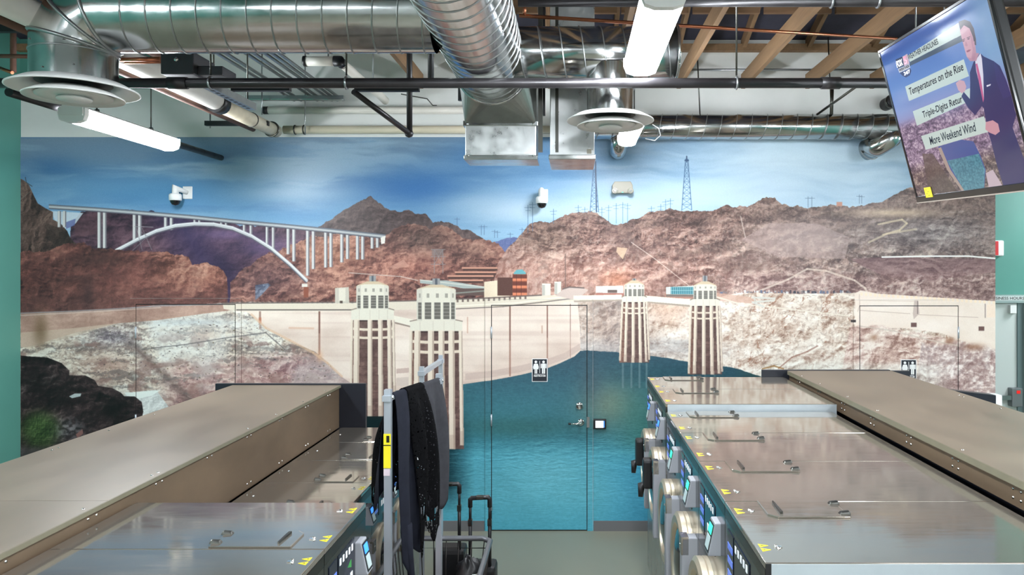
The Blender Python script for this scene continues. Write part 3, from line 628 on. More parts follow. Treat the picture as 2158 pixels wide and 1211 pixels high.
    tower(919, 82, 586, 603, 676, 697, 945, 110, [(-.96, 7, 40), (-.72, 13, 30), (-.2, 13, 12), (.2, 13, 0), (.58, 13, 0), (.93, 8, 8)], foot=.06)
    tower(1336, 42, 586, 594, 625, 636, 763, 52, [(-.95, 4, 4), (-.6, 6, 2), (-.08, 6.5, 0), (.42, 6.5, 0), (.8, 5, 2), (1., 4, 6)], foot=.22)
    tower(1485, 49, 580, 596, 631, 644, 788, 62, [(-.95, 5, 2), (-.62, 7, 2), (-.08, 7.5, 0), (.42, 7.5, 0), (.82, 6, 2), (1., 4, 6)], foot=.16)
    # print grain
    P.a += (np.random.default_rng(77).normal(size=(P.h, P.w, 1))*2.2).astype(np.float32)
    return np.clip(P.a, 0, 255)
# ================================================================= materials
WHITE = mat('white_paint', (232, 233, 230), .6, var=.03, vscale=3, bump=.05, bscale=120)
TEAL = mat('teal_paint', (86, 146, 134), .5, var=.04, vscale=2, bump=.06, bscale=150)
FLOORM = mat('sealed_concrete', (134, 132, 116), .32, var=.06, vscale=.9, rvar=.05, bump=.03, bscale=30)
NAVY = mat('dark_roof_lining', (58, 58, 72), .75, var=.25, vscale=3, bump=.4, bscale=5)
PINE = mat('pine_timber', (140, 110, 80), .65, var=.18, vscale=3, stretch=(8, .6, 8), bump=.1, bscale=30)
PINE2 = mat('brown_timber', (124, 94, 68), .65, var=.2, vscale=3, stretch=(1, 8, 8), bump=.1, bscale=30)
GALV = mat('galvanised_steel', (186, 188, 188), .17, 1., var=.1, vscale=9, rvar=.07, bump=.025, bscale=4)
GALVB = mat('bright_galvanised_sheet', (214, 216, 216), .34, 1., var=.08, vscale=14, rvar=.1, bump=.05, bscale=7)
SEAM = mat('duct_seam', (158, 160, 160), .38, .9)
STEEL = mat('stainless_top', (166, 158, 147), .085, .78, var=.05, vscale=5, rvar=.03, stretch=(1, 6, 1), bump=.02, bscale=2.2)
STEELB = mat('brushed_stainless', (168, 168, 168), .24, 1., var=.06, vscale=6, rvar=.05, stretch=(6, 6, .6))
PANEL = mat('dark_control_panel', (96, 100, 102), .16, 1., var=.08, vscale=3)
EDGE = mat('dark_steel_edge', (92, 92, 88), .3, 1.)
CHROME = mat('chrome', (226, 226, 226), .12, 1.)
RING = mat('polished_door_ring', (206, 194, 172), .34, .8)
GLASSD = mat('dark_door_glass', (16, 18, 22), .08, coat=.5)
DISP = mat('navy_display', (18, 24, 40), .12)
BLUE = mat('blue_display_bar', (92, 120, 210), .3, emit=.35)
ICON = mat('white_icons', (232, 236, 240), .4, emit=.25)
GREENI = mat('green_icon', (52, 132, 62), .4, emit=.2)
READER = mat('grey_reader_shell', (150, 152, 158), .5, .1)
SCRG = mat('green_reader_glow', (60, 220, 170), .3, emit=1.2)
SCRB = mat('blue_reader_glow', (60, 130, 255), .3, emit=1.6)
LCD = mat('pale_reader_screen', (176, 190, 190), .25, emit=.25)
BLACK = mat('black_plastic', (26, 26, 28), .42, var=.1)
BLKP = mat('black_iron_pipe', (42, 40, 42), .38, .3, var=.25, vscale=9, rvar=.1)
BLKM = mat('black_strut', (26, 27, 30), .5)
COPPER = mat('copper_pipe', (190, 122, 92), .3, 1., var=.2, vscale=6)
RUST = mat('rusty_brown_pipe', (104, 72, 58), .6, .1, var=.2, vscale=9)
WPIPE = mat('white_pipe_jacket', (226, 222, 212), .5, var=.06, vscale=5)
CPIPE = mat('cream_pipe_jacket', (214, 204, 180), .55, var=.1, vscale=4, stretch=(.4, 3, 3))
EMT = mat('grey_conduit', (158, 162, 164), .3, .9, var=.1, vscale=12)
LAM = mat('taupe_laminate', (108, 95, 81), .42, var=.16, vscale=4, stretch=(.8, .35, 1), rvar=.05, col2=(126, 112, 96))
LAMF = mat('brown_laminate_front', (94, 78, 61), .5, var=.14, vscale=6, stretch=(1, .5, 1))
LAME = mat('greenish_counter_edge', (112, 108, 90), .4, var=.08)
BPANEL = mat('black_end_panel', (30, 33, 42), .35, var=.1)
YEL = mat('yellow_sticker', (242, 222, 40), .45)
CREAM = mat('cream_plastic', (176, 170, 156), .45)
WPL = mat('white_plastic', (236, 236, 234), .4)
LEDM = mat('led_diffuser', (243, 249, 255), .5, emit=LED)
BASEB = mat('grey_rubber_base', (112, 112, 114), .5)
POST = mat('silver_post', (190, 196, 204), .3, .55)
CLOTHG = mat('charcoal_cloth', (56, 56, 60), .95, var=.15, vscale=20, bump=.06, bscale=320, spec=.15)
CLOTHN = mat('navy_black_cloth', (30, 32, 41), .95, var=.15, vscale=20, bump=.06, bscale=320, spec=.15)
LACE = mat('black_lace', (9, 9, 11), .95, var=.3, vscale=90, spec=.1)
n_ = LACE.node_tree; vo = n_.nodes.new('ShaderNodeTexVoronoi'); vo.feature = 'DISTANCE_TO_EDGE'; vo.inputs['Scale'].default_value = 62; tc_ = n_.nodes.new('ShaderNodeTexCoord'); gt = n_.nodes.new('ShaderNodeMath'); gt.operation = 'LESS_THAN'; gt.inputs[1].default_value = .26
n_.links.new(tc_.outputs['Object'], vo.inputs['Vector']); n_.links.new(vo.outputs['Distance'], gt.inputs[0]); n_.links.new(gt.outputs[0], n_.nodes['Principled BSDF'].inputs['Alpha'])   # open lace netting
DOORW = mat('pale_grey_door', (206, 214, 210), .45)
ALU = mat('door_frame_grey', (168, 186, 184), .4, .3)
GAPSHADE = mat('door_gap', (44, 48, 50), .7)  # dark colour standing in for shade round the doors
# ================================================================= setting
D = 7.03                                                # distance of the mural wall
XL, XR = -5.245, 4.006
def wx(p): return (p-VX)/F*D
def wz(p): return EYE-(p-VY)/F*D
struct(MB().box(XL-.2, 8.6, -7.2, 8.7, -.2, 0).build('floor', FLOORM))
wb = struct(MB().box(XL, XR, D, D+.15, 0, 4.66).build('wall_back', WHITE))
struct(MB().box(XL-.2, XL, -7, 8.7, 0, 7.6).build('wall_left', TEAL))
struct(MB().box(8.4, 8.6, -7, 8.7, 0, 7.6).build('wall_right', TEAL))
struct(MB().box(XL, 4.6, -7.2, -7, 0, 7.6).box(8.0, 8.6, -7.2, -7, 0, 7.6).box(4.6, 8.0, -7.2, -7, 0, .3).box(4.6, 8.0, -7.2, -7, 5.6, 7.6).box(6.26, 6.34, -7.15, -7.05, .3, 5.6).build('wall_front', WHITE))
struct(MB().box(XL, 8.4, 8.5, 8.7, 0, 7.6).build('wall_far', TEAL))
struct(MB().box(XL, -3.62, D-.012, D, 4.19, 4.66).build('trim_1', TEAL))
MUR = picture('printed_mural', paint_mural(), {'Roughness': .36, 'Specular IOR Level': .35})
def muv(p): return ((p.x/D*F+VX-44)/2054, 1-((EYE-p.z)/D*F+VY-284)/836)
def mural_box(x0, x1, z0, z1, y0, y1): return MB().box(x0, x1, y0, y1, z0, z1)
MT = wz(289)
# the wallpaper stops at the three flush doors
doors = [(288, 497, 641), (1036, 1237, 643), (1811, 2018, 644)]
mb = MB()
xs = XL
for a, b, t in doors:
    fa, fb, ft = wx(a-14), wx(b+13), wz(t-13)
    mb.box(xs, fa, D-.006, D, .0, MT); mb.box(fa, fb, D-.006, D, ft, MT); xs = fb
mb.box(xs, XR, D-.006, D, 0, MT)
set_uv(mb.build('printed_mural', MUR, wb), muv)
STEELG = CHROME
for k, (a, b, t) in enumerate(doors):
    x0, x1, zt = wx(a), wx(b), wz(t)
    f0, f1, ft = wx(a-14), wx(b+13), wz(t-13)
    dr = set_uv(MB().box(x0+.004, x1-.004, D-.012, D, .012, zt-.004).build('door_%d' % (k+1), MUR), muv); struct(dr)
    g = MB().box(x0-.004, x0+.004, D-.005, D, 0, zt+.004).box(x1-.004, x1+.004, D-.005, D, 0, zt+.004).box(x0, x1, D-.005, D, zt-.004, zt+.004).box(x0, x1, D-.005, D, 0, .012)
    g.build('door_gap', GAPSHADE, dr)  # dark strips put the shade of the door edges into colour
    fr = MB().box(f0+.003, x0-.004, D-.014, D, 0, ft-.003).box(x1+.004, f1-.003, D-.014, D, 0, ft-.003).box(x0-.004, x1+.004, D-.014, D, zt+.004, ft-.003)
    set_uv(fr.build('door_frame', MUR, dr), muv)
    hx = x0 if k != 2 else x1
    for hz in (.25, 1.05, 1.88):
        MB().sweep([(hx, D-.016, hz-.055), (hx, D-.016, hz+.055)], .008, 10).build('hinge', POST, dr)
    if k == 1:
        c = px(1221, 855, D-.012)
        MB().lathe([(.001, -.012), (.026, -.012), (.036, -.006), (.036, .0)], (c.x, D-.012, c.z), 'y', 28).build('deadbolt', CHROME, dr)
        MB().box(c.x-.012, c.x+.012, D-.028, D-.022, c.z+.004, c.z+.010).build('deadbolt_mark', BLACK, dr)
        c = px(1224, 889, D-.012)
        MB().lathe([(.001, -.02), (.026, -.02), (.034, -.01), (.034, 0)], (c.x, D-.012, c.z), 'y', 28).build('lever_rose', CHROME, dr)
        MB().sweep([(c.x, D-.02, c.z), (c.x, D-.065, c.z), (c.x-.04, D-.07, c.z-.004), (c.x-.095, D-.068, c.z-.006)], [.012, .012, .011, .009], 12).build('lever_handle', CHROME, dr)
        MB().sweep([(c.x-.095, D-.068, c.z-.006), (c.x-.118, D-.066, c.z-.004)], .010, 12).build('lever_tip', BLACK, dr)
        MB().box(x1-.002, x1+.024, D-.020, D-.012, c.z-.05, c.z+.05).build('strike_plate', EMT, dr)
# rubber baseboards between the doors
for k, (a, b) in enumerate(((44, 272), (512, 1021), (1251, 1796), (2032, 2097))):
    struct(MB().box(wx(a), wx(b), D-.018, D-.006, 0, .095).build('baseboard_%d' % (k+1), BASEB))
# exit door in the deeper wall on the right
Y8 = 8.5
def p8(x, y): return px(x, y, Y8)
e0, e1 = p8(2060, 0).x, p8(2137, 0).x; et = p8(0, 638).z
d4 = struct(MB().box(e0, e1, Y8-.05, Y8-.005, .01, et).build('door_4', DOORW))
fr = MB().box(e1, e1+.06, Y8-.07, Y8-.005, 0, et+.005); fr.build('door_jamb', mat('shadow_jamb', (104, 124, 124), .5), d4)  # jamb in a darker tone than the frame
fr = MB().box(e1+.06, e1+.155, Y8-.1, Y8-.005, 0, et+.095).box(e0-.1, e1+.06, Y8-.1, Y8-.005, et+.005, et+.095); fr.build('door_frame', ALU, d4)
c = p8(2126, 642); MB().box(c.x-.04, c.x+.03, Y8-.1, Y8-.05, c.z-.09, c.z+.0).build('door_closer', WPL, d4)
a = p8(2095, 834); b = p8(2118, 834)
MB().box(e0+.1, b.x+.06, Y8-.13, Y8-.09, a.z-.025, a.z+.025).build('panic_bar', EMT, d4)
lk = MB().box(b.x-.0, b.x+.12, Y8-.14, Y8-.05, a.z-.1, a.z+.11).build('lock_box', mat('grey_lock_box', (128, 132, 134), .4, .4), d4, bevel=.01)
MB().box(b.x+.05, b.x+.09, Y8-.144, Y8-.14, a.z+.05, a.z+.085).build('red_indicator', mat('red_indicator', (214, 30, 26), .4, emit=.6), lk)
hd = MB().box(p8(2040, 0).x, e1+.155, Y8-.104, Y8-.1, p8(0, 632).z, p8(0, 623).z).build('header_strip', mat('header_strip', (214, 222, 220), .5), d4)
w = p8(2147, 0).x-p8(2060, 0).x
text_mesh('header_lettering', 'DURING BUSINESS HOURS', BLACK, hd, (p8(2147, 0).x-w*1.25, Y8-.1055, p8(0, 630.4).z), (1, 0, 0), (0, 0, 1), w*1.25, .033, .01)
# fire alarm on the far teal wall
fa = p8(2103, 523)
al = thing('fire_alarm', 'small white and red fire alarm plate on the teal wall above the exit door', 'alarm', (fa.x, Y8, fa.z))
MB().box(-.07, .045, -.05, 0, -.09, .09).build('alarm_plate', WPL, al, bevel=.018)
MB().box(-.07, -.024, -.054, -.05, -.08, .08).build('alarm_red_face', mat('alarm_red', (206, 44, 48), .4), al)
# ceiling: dark lined roof over timber trusses
cl = MB()
cl.add([(XL-.2, 7.2, 4.60), (8.6, 7.2, 4.60), (8.6, 0, 6.95), (XL-.2, 0, 6.95), (XL-.2, -7.2, 7.3), (8.6, -7.2, 7.3)], [(0, 1, 2, 3), (3, 2, 5, 4)])
cl.add([(XL-.2, 7.2, 4.70), (8.6, 7.2, 4.70), (8.6, 0, 7.05), (XL-.2, 0, 7.05), (XL-.2, -7.2, 7.4), (8.6, -7.2, 7.4)], [(3, 2, 1, 0), (4, 5, 2, 3)])
cl.add([(XL-.2, 7.2, 4.60), (8.6, 7.2, 4.60), (8.6, 7.2, 4.7), (XL-.2, 7.2, 4.7)], [(0, 1, 2, 3)])
cl.add([(XL-.2, 7.2, 4.62), (8.6, 7.2, 4.62), (8.6, 8.6, 4.62), (XL-.2, 8.6, 4.62)], [(0, 1, 2, 3)])
ce = struct(cl.build('ceiling', NAVY))
sl = (6.95-4.60)/7.2
tx = [1.0+.61*k for k in range(-10, 12)]
chord0 = top0 = blk0 = None
for i, x in enumerate(tx):
    if x < -1.6 or x > 8.2: continue
    if chord0 is None:
        chord0 = MB().box(-.019, .019, 1.2, 7.02, 4.19, 4.325).build('truss_bottom_chord', PINE, ce)
        z1 = 4.60+sl*.18-.005; z2 = 4.60+sl*5.7-.005
        top0 = MB().hexa([(-.019, 1.5, z2-.11), (.019, 1.5, z2-.11), (.019, 7.02, z1-.11), (-.019, 7.02, z1-.11), (-.019, 1.5, z2), (.019, 1.5, z2), (.019, 7.02, z1), (-.019, 7.02, z1)]).build('truss_top_chord', PINE, ce)
        blk0 = MB().box(.019, .591, 6.3, 6.338, 4.66, 4.80).build('roof_blocking', PINE2, ce)
        web0 = MB().sweep([(.0, 4.6, 4.3), (.0, 3.9, 5.55)], .032, 4, square=True).build('truss_web', PINE, ce)
        o1, o2, o3, o4 = chord0, top0, blk0, web0
    else:
        o1, o2, o3, o4 = [q.copy() for q in (chord0, top0, blk0, web0)]
        for q in (o1, o2, o3, o4): COL.objects.link(q)
    for q in (o1, o2, o3, o4): q.location.x = x
MB().box(XL, XR, 6.96, 7.025, 4.535, 4.60).build('wall_ledger', PINE, ce)
# ================================================================= ducts
KS = .85                                                 # the duct runs hang nearer than the wall fittings
AX, AZ = -.589*KS, EYE+1.457*KS                                # main duct axis
def helix(p0, p1, r, pitch, rb=.006, hand=1, n=26):
    P0, P1 = Vector(p0), Vector(p1); d = (P1-P0); L = d.length; d.normalize()
    u = d.cross(Vector((0, 0, 1))).normalized(); w = u.cross(d)
    k = int(L/pitch*n); pts = []
    for i in range(k+1):
        a = hand*2*PI*i/n; pts.append(P0+d*(L*i/k)+(u*math.cos(a)+w*math.sin(a))*r)
    return MB().sweep(pts, rb, 4, caps=False, smooth=True)
def ring(c, axis, r, rb=.008, n=40):
    pts = []
    for j in range(n):
        a = 2*PI*j/n; p, q = r*math.cos(a), r*math.sin(a)
        pts.append(Vector(c)+Vector({'x': (0, p, q), 'y': (p, 0, q), 'z': (p, q, 0)}[axis]))
    return MB().sweep(pts, rb, 6, closed=True)
DB = thing('central_spiral_duct', 'large round spiral duct running from overhead into the square sheet metal drop', 'duct', (AX, 3.0, AZ))
DE, DR_ = 5.38*KS, .25*KS
local(MB().sweep([(AX, .7, AZ), (AX, DE, AZ)], DR_, 56, caps=False), DB).build('duct_tube', GALV, DB)
local(helix((AX, .7, AZ), (AX, DE-.02, AZ), DR_+.001, .106, .0042, -1), DB).build('spiral_seam', SEAM, DB)
local(ring((AX, DE-.015, AZ), 'y', DR_+.005, .010), DB).build('end_collar', GALV, DB)
local(ring((AX, 3.05*KS, AZ), 'y', DR_+.003, .007), DB).build('joint_collar', GALV, DB)
# square drop at its end
BF, BB_ = 5.6*KS, 5.92*KS
b0, b1 = px(980, 335, BF), px(1130, 262, BF)
zb, zf = b0.z, b1.z; zt = EYE+1.7*KS
DP = thing('sheet_metal_drop', 'wide square sheet metal drop with folded corners at the end of the central duct', 'duct', ((b0.x+b1.x)/2, 5.75*KS, zb))
mb = MB().box(b0.x, b1.x, BF, BB_, zb, zf)
local(mb, DP).build('lower_box', GALVB, DP, bevel=.006)
# fan-folded transition from square to round
sq = [(b0.x, BF, zf), (b1.x, BF, zf), (b1.x, BF, zt), (b0.x, BF, zt)]
n = 40; cv = []
for j in range(n):
    a = -PI*3/4+2*PI*j/n; cv.append((AX+DR_*math.cos(a), DE-.01, AZ+DR_*math.sin(a)))
vs = sq+cv; fs = []
for q in range(4):
    for j in range(10): fs.append((q, 4+(q*10+j-5) % n, 4+(q*10+j-4) % n))
    fs.append((q, 4+(q*10+5) % n, (q+1) % 4))
tr = MB().add(vs, fs).box(b0.x, b1.x, BF, BB_, zf+.02, zt)
local(tr, DP).build('transition_hood', mat('dull_galvanised', (150, 154, 150), .38, 1., var=.1, vscale=9), DP)
local(MB().box(b0.x-.012, b1.x+.012, BF-.012, BB_+.01, zf-.012, zf+.022), DP).build('flange', GALV, DP, bevel=.004)
local(MB().box(b0.x-.008, b1.x+.008, BF-.008, BB_+.008, zb-.005, zb+.025), DP).build('bottom_lip', GALV, DP, bevel=.004)
ins = px(995, 328, 5.59), px(1118, 270, 5.59)
local(MB().prism([(b0.x+.02, zb+.03), (b1.x-.04, zb+.03), (b1.x-.08, zf-.012), (b0.x+.09, zf-.012)], 'y', BF-.008, BF), DP).build('creased_face', GALVB, DP)  # reflection on the box front, built as a raised trapezoid plate
for sx in (b0.x+.02, b1.x-.02):
    for sz in (zb+.02, zf+.0): local(MB().lathe([(.001, -.006), (.006, -.004), (.007, 0)], (sx, BF-.012, sz), 'y', 8), DP).build('screw', CHROME, DP)
local(MB().box(b1.x+.012, b1.x+.04, BF+.02, BF+.05, zb+.05, 5.3), DP).build('hanger_strap', EDGE, DP)
# narrower white drop beside it
c0, c1 = px(1159, 334, BF), px(1253, 334, BF)
D2 = thing('narrow_sheet_metal_drop', 'narrower pale sheet metal drop right of the wide square one', 'duct', ((c0.x+c1.x)/2, 5.0, c0.z))
BB2 = 6.18*KS
local(MB().box(c0.x, c1.x, BF, BB2, c0.z, 5.3), D2).build('drop_box', GALVB, D2, bevel=.006)
local(MB().box(c0.x-.008, c1.x+.008, BF-.008, BB2+.01, c0.z-.005, c0.z+.025), D2).build('bottom_lip', GALV, D2, bevel=.004)
local(MB().box(c0.x+.035, c0.x+.055, BF-.01, BF, c0.z+.04, 4.4), D2).build('folded_seam', EDGE, D2)
local(MB().box(c1.x-.05, c1.x-.02, BF-.006, BF, c0.z+.03, c0.z+.06), D2).build('bare_patch', CREAM, D2)
local(MB().box(c0.x-.05, c0.x-.035, BF+.1, BF+.13, c0.z+.3, 5.3), D2).build('hanger_strap', BLKM, D2)
# left branch with gored elbow and round diffuser
LD, LR = 4.22*KS, .2165*KS
nx = px(157, 0, LD).x
LB = thing('left_spiral_duct', 'large round spiral branch duct with gored elbow crossing the upper left', 'duct', (nx, LD, AZ))
xe = nx+LR*1.06; ze = AZ-LR*1.06; R = LR*1.06
nz = px(0, 172, LD).z
local(MB().sweep([(xe, LD, AZ), (AX-.17, LD, AZ)], LR, 52, caps=False), LB).build('duct_tube', GALV, LB)
local(helix((xe+.02, LD, AZ), (AX-.19, LD, AZ), LR+.001, .116, .0042, 1), LB).build('spiral_seam', SEAM, LB)
pts = [(nx, LD, nz), (nx, LD, ze)]
mit = []
for a in (165, 135, 105):
    q = math.radians(a); rr = R/math.cos(math.radians(15)); p = (xe+rr*math.cos(q), LD, ze+rr*math.sin(q)); pts.append(p); mit.append((p, q))
pts.append((xe, LD, AZ))
local(MB().sweep(pts, LR, 52, caps=False), LB).build('gored_elbow', GALV, LB)
for p, q in mit:
    rad = Vector((math.cos(q), 0, math.sin(q))); rg = []
    for j in range(44):
        a = 2*PI*j/44; rg.append(Vector(p)+rad*(LR*1.035*math.cos(a))+Vector((0, 1, 0))*(LR*1.0*math.sin(a)))
    local(MB().sweep(rg, .0095, 6, closed=True), LB).build('elbow_seam', SEAM, LB)
local(ring((nx, LD, nz+.13), 'z', LR+.001, .004), LB).build('neck_joint', SEAM, LB)
for a, z in ((-1.2, nz+.15), (-1.7, nz+.02), (-2.2, nz+.16), (-1.0, nz+.04)):
    local(MB().lathe([(.001, .006), (.006, .004), (.006, 0)], (nx+LR*math.cos(a), LD+LR*math.sin(a), z), 'z', 8), LB).build('screw', CHROME, LB)
for x in (xe+.12, -1.9, -1.1):
    local(MB().box(x-.015, x+.015, LD-.012, LD+.012, AZ+LR, 5.6), LB).build('hanger_strap', EMT, LB)
def diffuser(name, label, c, R):
    t = thing(name, label, 'air diffuser', c, 0, 'round ceiling diffusers')
    s = R/.382
    P = lambda pr: [(r*s, h*s) for r, h in pr]
    dm = mat('diffuser_white', (224, 224, 222), .42)
    MB().lathe(P([(.222, .045), (.30, .032), (.382, -.012), (.384, -.02), (.372, -.022), (.30, .01), (.225, .028)]), (0, 0, 0), 'z', 56, True).build('outer_cone', dm, t)
    MB().lathe(P([(.17, -.005), (.235, -.03), (.292, -.062), (.292, -.07), (.232, -.046), (.16, -.022)]), (0, 0, 0), 'z', 48, True).build('middle_cone', dm, t)
    MB().lathe(P([(.0, -.022), (.165, -.026), (.225, -.054), (.222, -.062), (.15, -.048), (.115, -.05), (.09, -.06), (.0, -.062)]), (0, 0, 0), 'z', 48).build('inner_dish', dm, t)
    MB().lathe(P([(.055, -.045), (.07, -.06), (.105, -.074), (.10, -.082), (.0, -.085)]), (0, 0, 0), 'z', 40).build('centre_cap', dm, t)
    MB().lathe(P([(.0, .012), (.222, .03)]), (0, 0, 0), 'z', 40).build('throat', mat('dim_throat', (90, 92, 92), .6), t)
    return t
diffuser('ceiling_diffuser', 'larger round white ceiling diffuser at upper left under the elbow', (nx, LD, nz-.03), .327*KS)
# right branch and smaller diffuser
RD, RR = 4.98*KS, .171*KS
RB = thing('right_spiral_duct', 'round spiral branch duct right of the central duct behind the bright light fixture', 'duct', (.3, RD, AZ))
xr = px(1428, 0, RD).x
local(MB().sweep([(AX+.17, RD, AZ), (xr, RD, AZ)], RR, 48, caps=True), RB).build('duct_tube', GALV, RB)
local(helix((AX+.2, RD, AZ), (xr-.02, RD, AZ), RR+.001, .118, .004, -1), RB).build('spiral_seam', SEAM, RB)
local(ring((xr-.01, RD, AZ), 'x', RR+.003, .009), RB).build('end_collar', GALV, RB)
rx = px(1286, 0, RD).x; rzd = px(0, 243, RD).z
local(MB().sweep([(rx, RD, AZ-.08), (rx, RD, rzd)], .157*KS, 44, caps=False), RB).build('drop_neck', GALV, RB)
local(ring((rx, RD, AZ-RR-.06), 'z', .159*KS, .006), RB).build('neck_joint', SEAM, RB)
local(MB().sweep([(rx-.2, RD, AZ-RR+.012), (rx, RD, AZ-RR-.012), (rx+.2, RD, AZ-RR+.012)], .012, 6), RB).build('saddle_flange', SEAM, RB)
diffuser('ceiling_diffuser', 'smaller round white ceiling diffuser right of the narrow drop, before the mural', (rx, RD, rzd-.02), .292*KS)
# duct along the top of the mural
FD = 6.78; fz = px(0, 267, FD).z; FR = .114
f0, f1 = px(1255, 0, FD).x, px(1905, 0, FD).x
FB = thing('wall_spiral_duct', 'slim round spiral duct running along the top right edge of the mural', 'duct', (1.5, FD, fz))
local(MB().sweep([(f0-.4, FD, fz), (f1, FD, fz)], FR, 40), FB).build('duct_tube', GALV, FB)
local(helix((f0-.38, FD, fz), (f1-.02, FD, fz), FR+.001, .137, .0035, 1), FB).build('spiral_seam', SEAM, FB)
ex = px(1885, 0, FD).x
local(MB().sweep([(ex+.02, FD, fz-.03), (ex-.07, FD-.0, fz-.12), (ex-.14, FD+.05, fz-.17), (ex-.2, FD+.16, fz-.19)], [.1, .1, .098, .096], 28), FB).build('end_elbow', GALV, FB)
for q in range(4):
    t = q/3; local(MB().sweep([(ex-.03-.15*t+.09*math.cos(a), FD+.1*t+.09*math.sin(a)*.4, fz-.09-.1*t+.098*math.sin(a)) for a in [2*PI*j/24 for j in range(24)]], .004, 5, closed=True), FB).build('elbow_seam', SEAM, FB)
gx = px(1304, 0, FD).x
local(MB().sweep([(gx, FD, fz-.05), (gx, FD+.01, fz-.16), (gx, FD+.08, fz-.2), (gx, FD+.2, fz-.2)], [.078, .078, .078, .078], 28), FB).build('stub_elbow', GALV, FB)
for xx in (px(1475, 0, FD).x, px(1752, 0, FD).x):
    local(MB().sweep([(xx, FD, fz+FR), (xx-.03, FD, 4.6)], .006, 6), FB).build('hanger_rod', EDGE, FB)
# ================================================================= lights
def led(x, y0, y1, z, w, label, rods=True, hz=4.6):
    t = thing('led_fixture', label, 'ceiling light', (x, (y0+y1)/2, z), 0, 'LED wrap fixtures')
    L = (y1-y0)/2
    MB().prism([(-w/2*.86, .0), (w/2*.86, .0), (w/2*.86, .05), (w/2*.6, .066), (-w/2*.6, .066), (-w/2*.86, .05)], 'y', -L, L).build('housing', WPL, t)
    MB().prism([(-w/2*.9, .046), (-w/2*.99, .02), (-w/2*.97, .0), (-w/2*.8, -.028), (-w/2*.4, -.04), (w/2*.4, -.04), (w/2*.8, -.028), (w/2*.97, .0), (w/2*.99, .02), (w/2*.9, .046), (w/2*.87, .046), (w/2*.87, -.002), (-w/2*.87, -.002), (-w/2*.87, .046)], 'y', -L+.045, L-.012).build('diffuser', LEDM, t)
    for s in (-1, 1):
        y = s*(L-.035)
        MB().prism([(-w/2, .006), (-w/2*.84, -.030), (-w/2*.4, -.044), (w/2*.4, -.044), (w/2*.84, -.030), (w/2, .006), (w/2, .05), (-w/2, .05)], 'y', y-.028 if s < 0 else y+.024, y+.012 if s < 0 else y+.034).build('end_cap', WPL, t)
        if rods:
            MB().sweep([(0, s*L*.55, .066), (0, s*L*.55, hz-z)], .005, 6).build('hanger_rod', EDGE, t)
            MB().sweep([(-.02, s*L*.55, .06), (-.012, s*L*.55, .09), (.012, s*L*.55, .09), (.02, s*L*.55, .06)], .004, 5).build('hanger_clip', EDGE, t)
    return t
led(-3.205, 4.72, 5.88, EYE+.985, .175, 'LED fixture hanging below the large left diffuser under a black pipe', hz=4.2)
led(.36, 2.9, 3.95, EYE+1.075, .185, 'brightest LED fixture hanging nearest, left of the rafters')
led(.455, 5.3, 6.27, EYE+1.085, .165, 'small far LED fixture half hidden behind the smaller diffuser', hz=4.3)
led(3.95, 3.7, 4.8, EYE+1.08, .18, 'LED fixture out of view over the right counter')  # added unseen lamp, brightens the right part of the mural
led(6.3, 3.9, 5.0, EYE+1.08, .18, 'LED fixture out of view on the way to the exit door')  # added unseen lamp, brightens the right side of the room
led(6.2, 6.9, 8.0, EYE+1.08, .18, 'LED fixture out of view before the exit door')  # added unseen lamp, lifts the dark alcove round the exit door
k = 0
for x in (-3.2, .36, 3.7):
    for y in (1.4, -1.4, -4.2):
        k += 1
        led(x, y-.55, y+.55, EYE+1.08, .18, 'LED fixture out of view over the %s, %s row behind the photographer' % ({-3.2: 'left machines', .36: 'aisle', 3.7: 'right machines'}[x], {1.4: 'first', -1.4: 'second', -4.2: 'third'}[y]))
# ================================================================= pipes, conduits and struts overhead
def pipe(name, label, pts, r, m, cat='pipe', n=14, group=None):
    o = MB().sweep(pts, r, n).build(name, m, None, loc=pts[0])
    return tag(o, label, cat, group)
PD = 3.94; pz = px(0, 175, PD).z
t = thing('sprinkler_main', 'long black iron pipe crossing the whole view below the ducts', 'pipe', (0, PD, pz))
local(MB().sweep([(XL, PD, pz), (2.25, PD, pz)], .0265, 18), t).build('pipe_run', BLKP, t)
for x in (px(375, 0, PD).x, px(1750, 0, PD).x): local(MB().sweep([(x-.05, PD, pz), (x+.05, PD, pz)], .032, 18), t).build('coupling', BLKP, t)
for p in (1552, 444, 730):
    x = px(p, 0, PD).x
    local(ring((x, PD, pz), 'x', .031, .006, 24), t).build('clevis_ring', EMT, t); local(MB().sweep([(x, PD, pz+.04), (x, PD, 5.6)], .005, 6), t).build('hanger_rod', EDGE, t)
ud = 3.82; uz = px(0, 3, ud).z
t = thing('upper_black_pipe', 'black iron pipe along the top edge right of the central duct', 'pipe', (1, ud, uz))
local(MB().sweep([(px(1092, 0, ud).x, ud, uz), (8.4, ud, uz)], .027, 16), t).build('pipe_run', BLKP, t)
for p in (1752, 1850): local(ring((px(p, 0, ud).x, ud, uz), 'x', .03, .006, 24), t).build('clevis_ring', EMT, t)
a, b = px(1094, 33, 4.5), px(1890, 82, 4.95)
pipe('copper_line', 'long copper pipe crossing the rafters from duct to screen', [a, b], .011, COPPER)
t = pipe('copper_drop', 'short copper riser joining the copper line beside the central duct', [px(1105, 33, 4.5), px(1107, 5, 4.5)], .010, COPPER)
pipe('steel_conduit', 'thin bright conduit along the white wall below the rafters', [px(1428, 147, 6.9), px(1880, 147, 6.9)], .010, EMT)
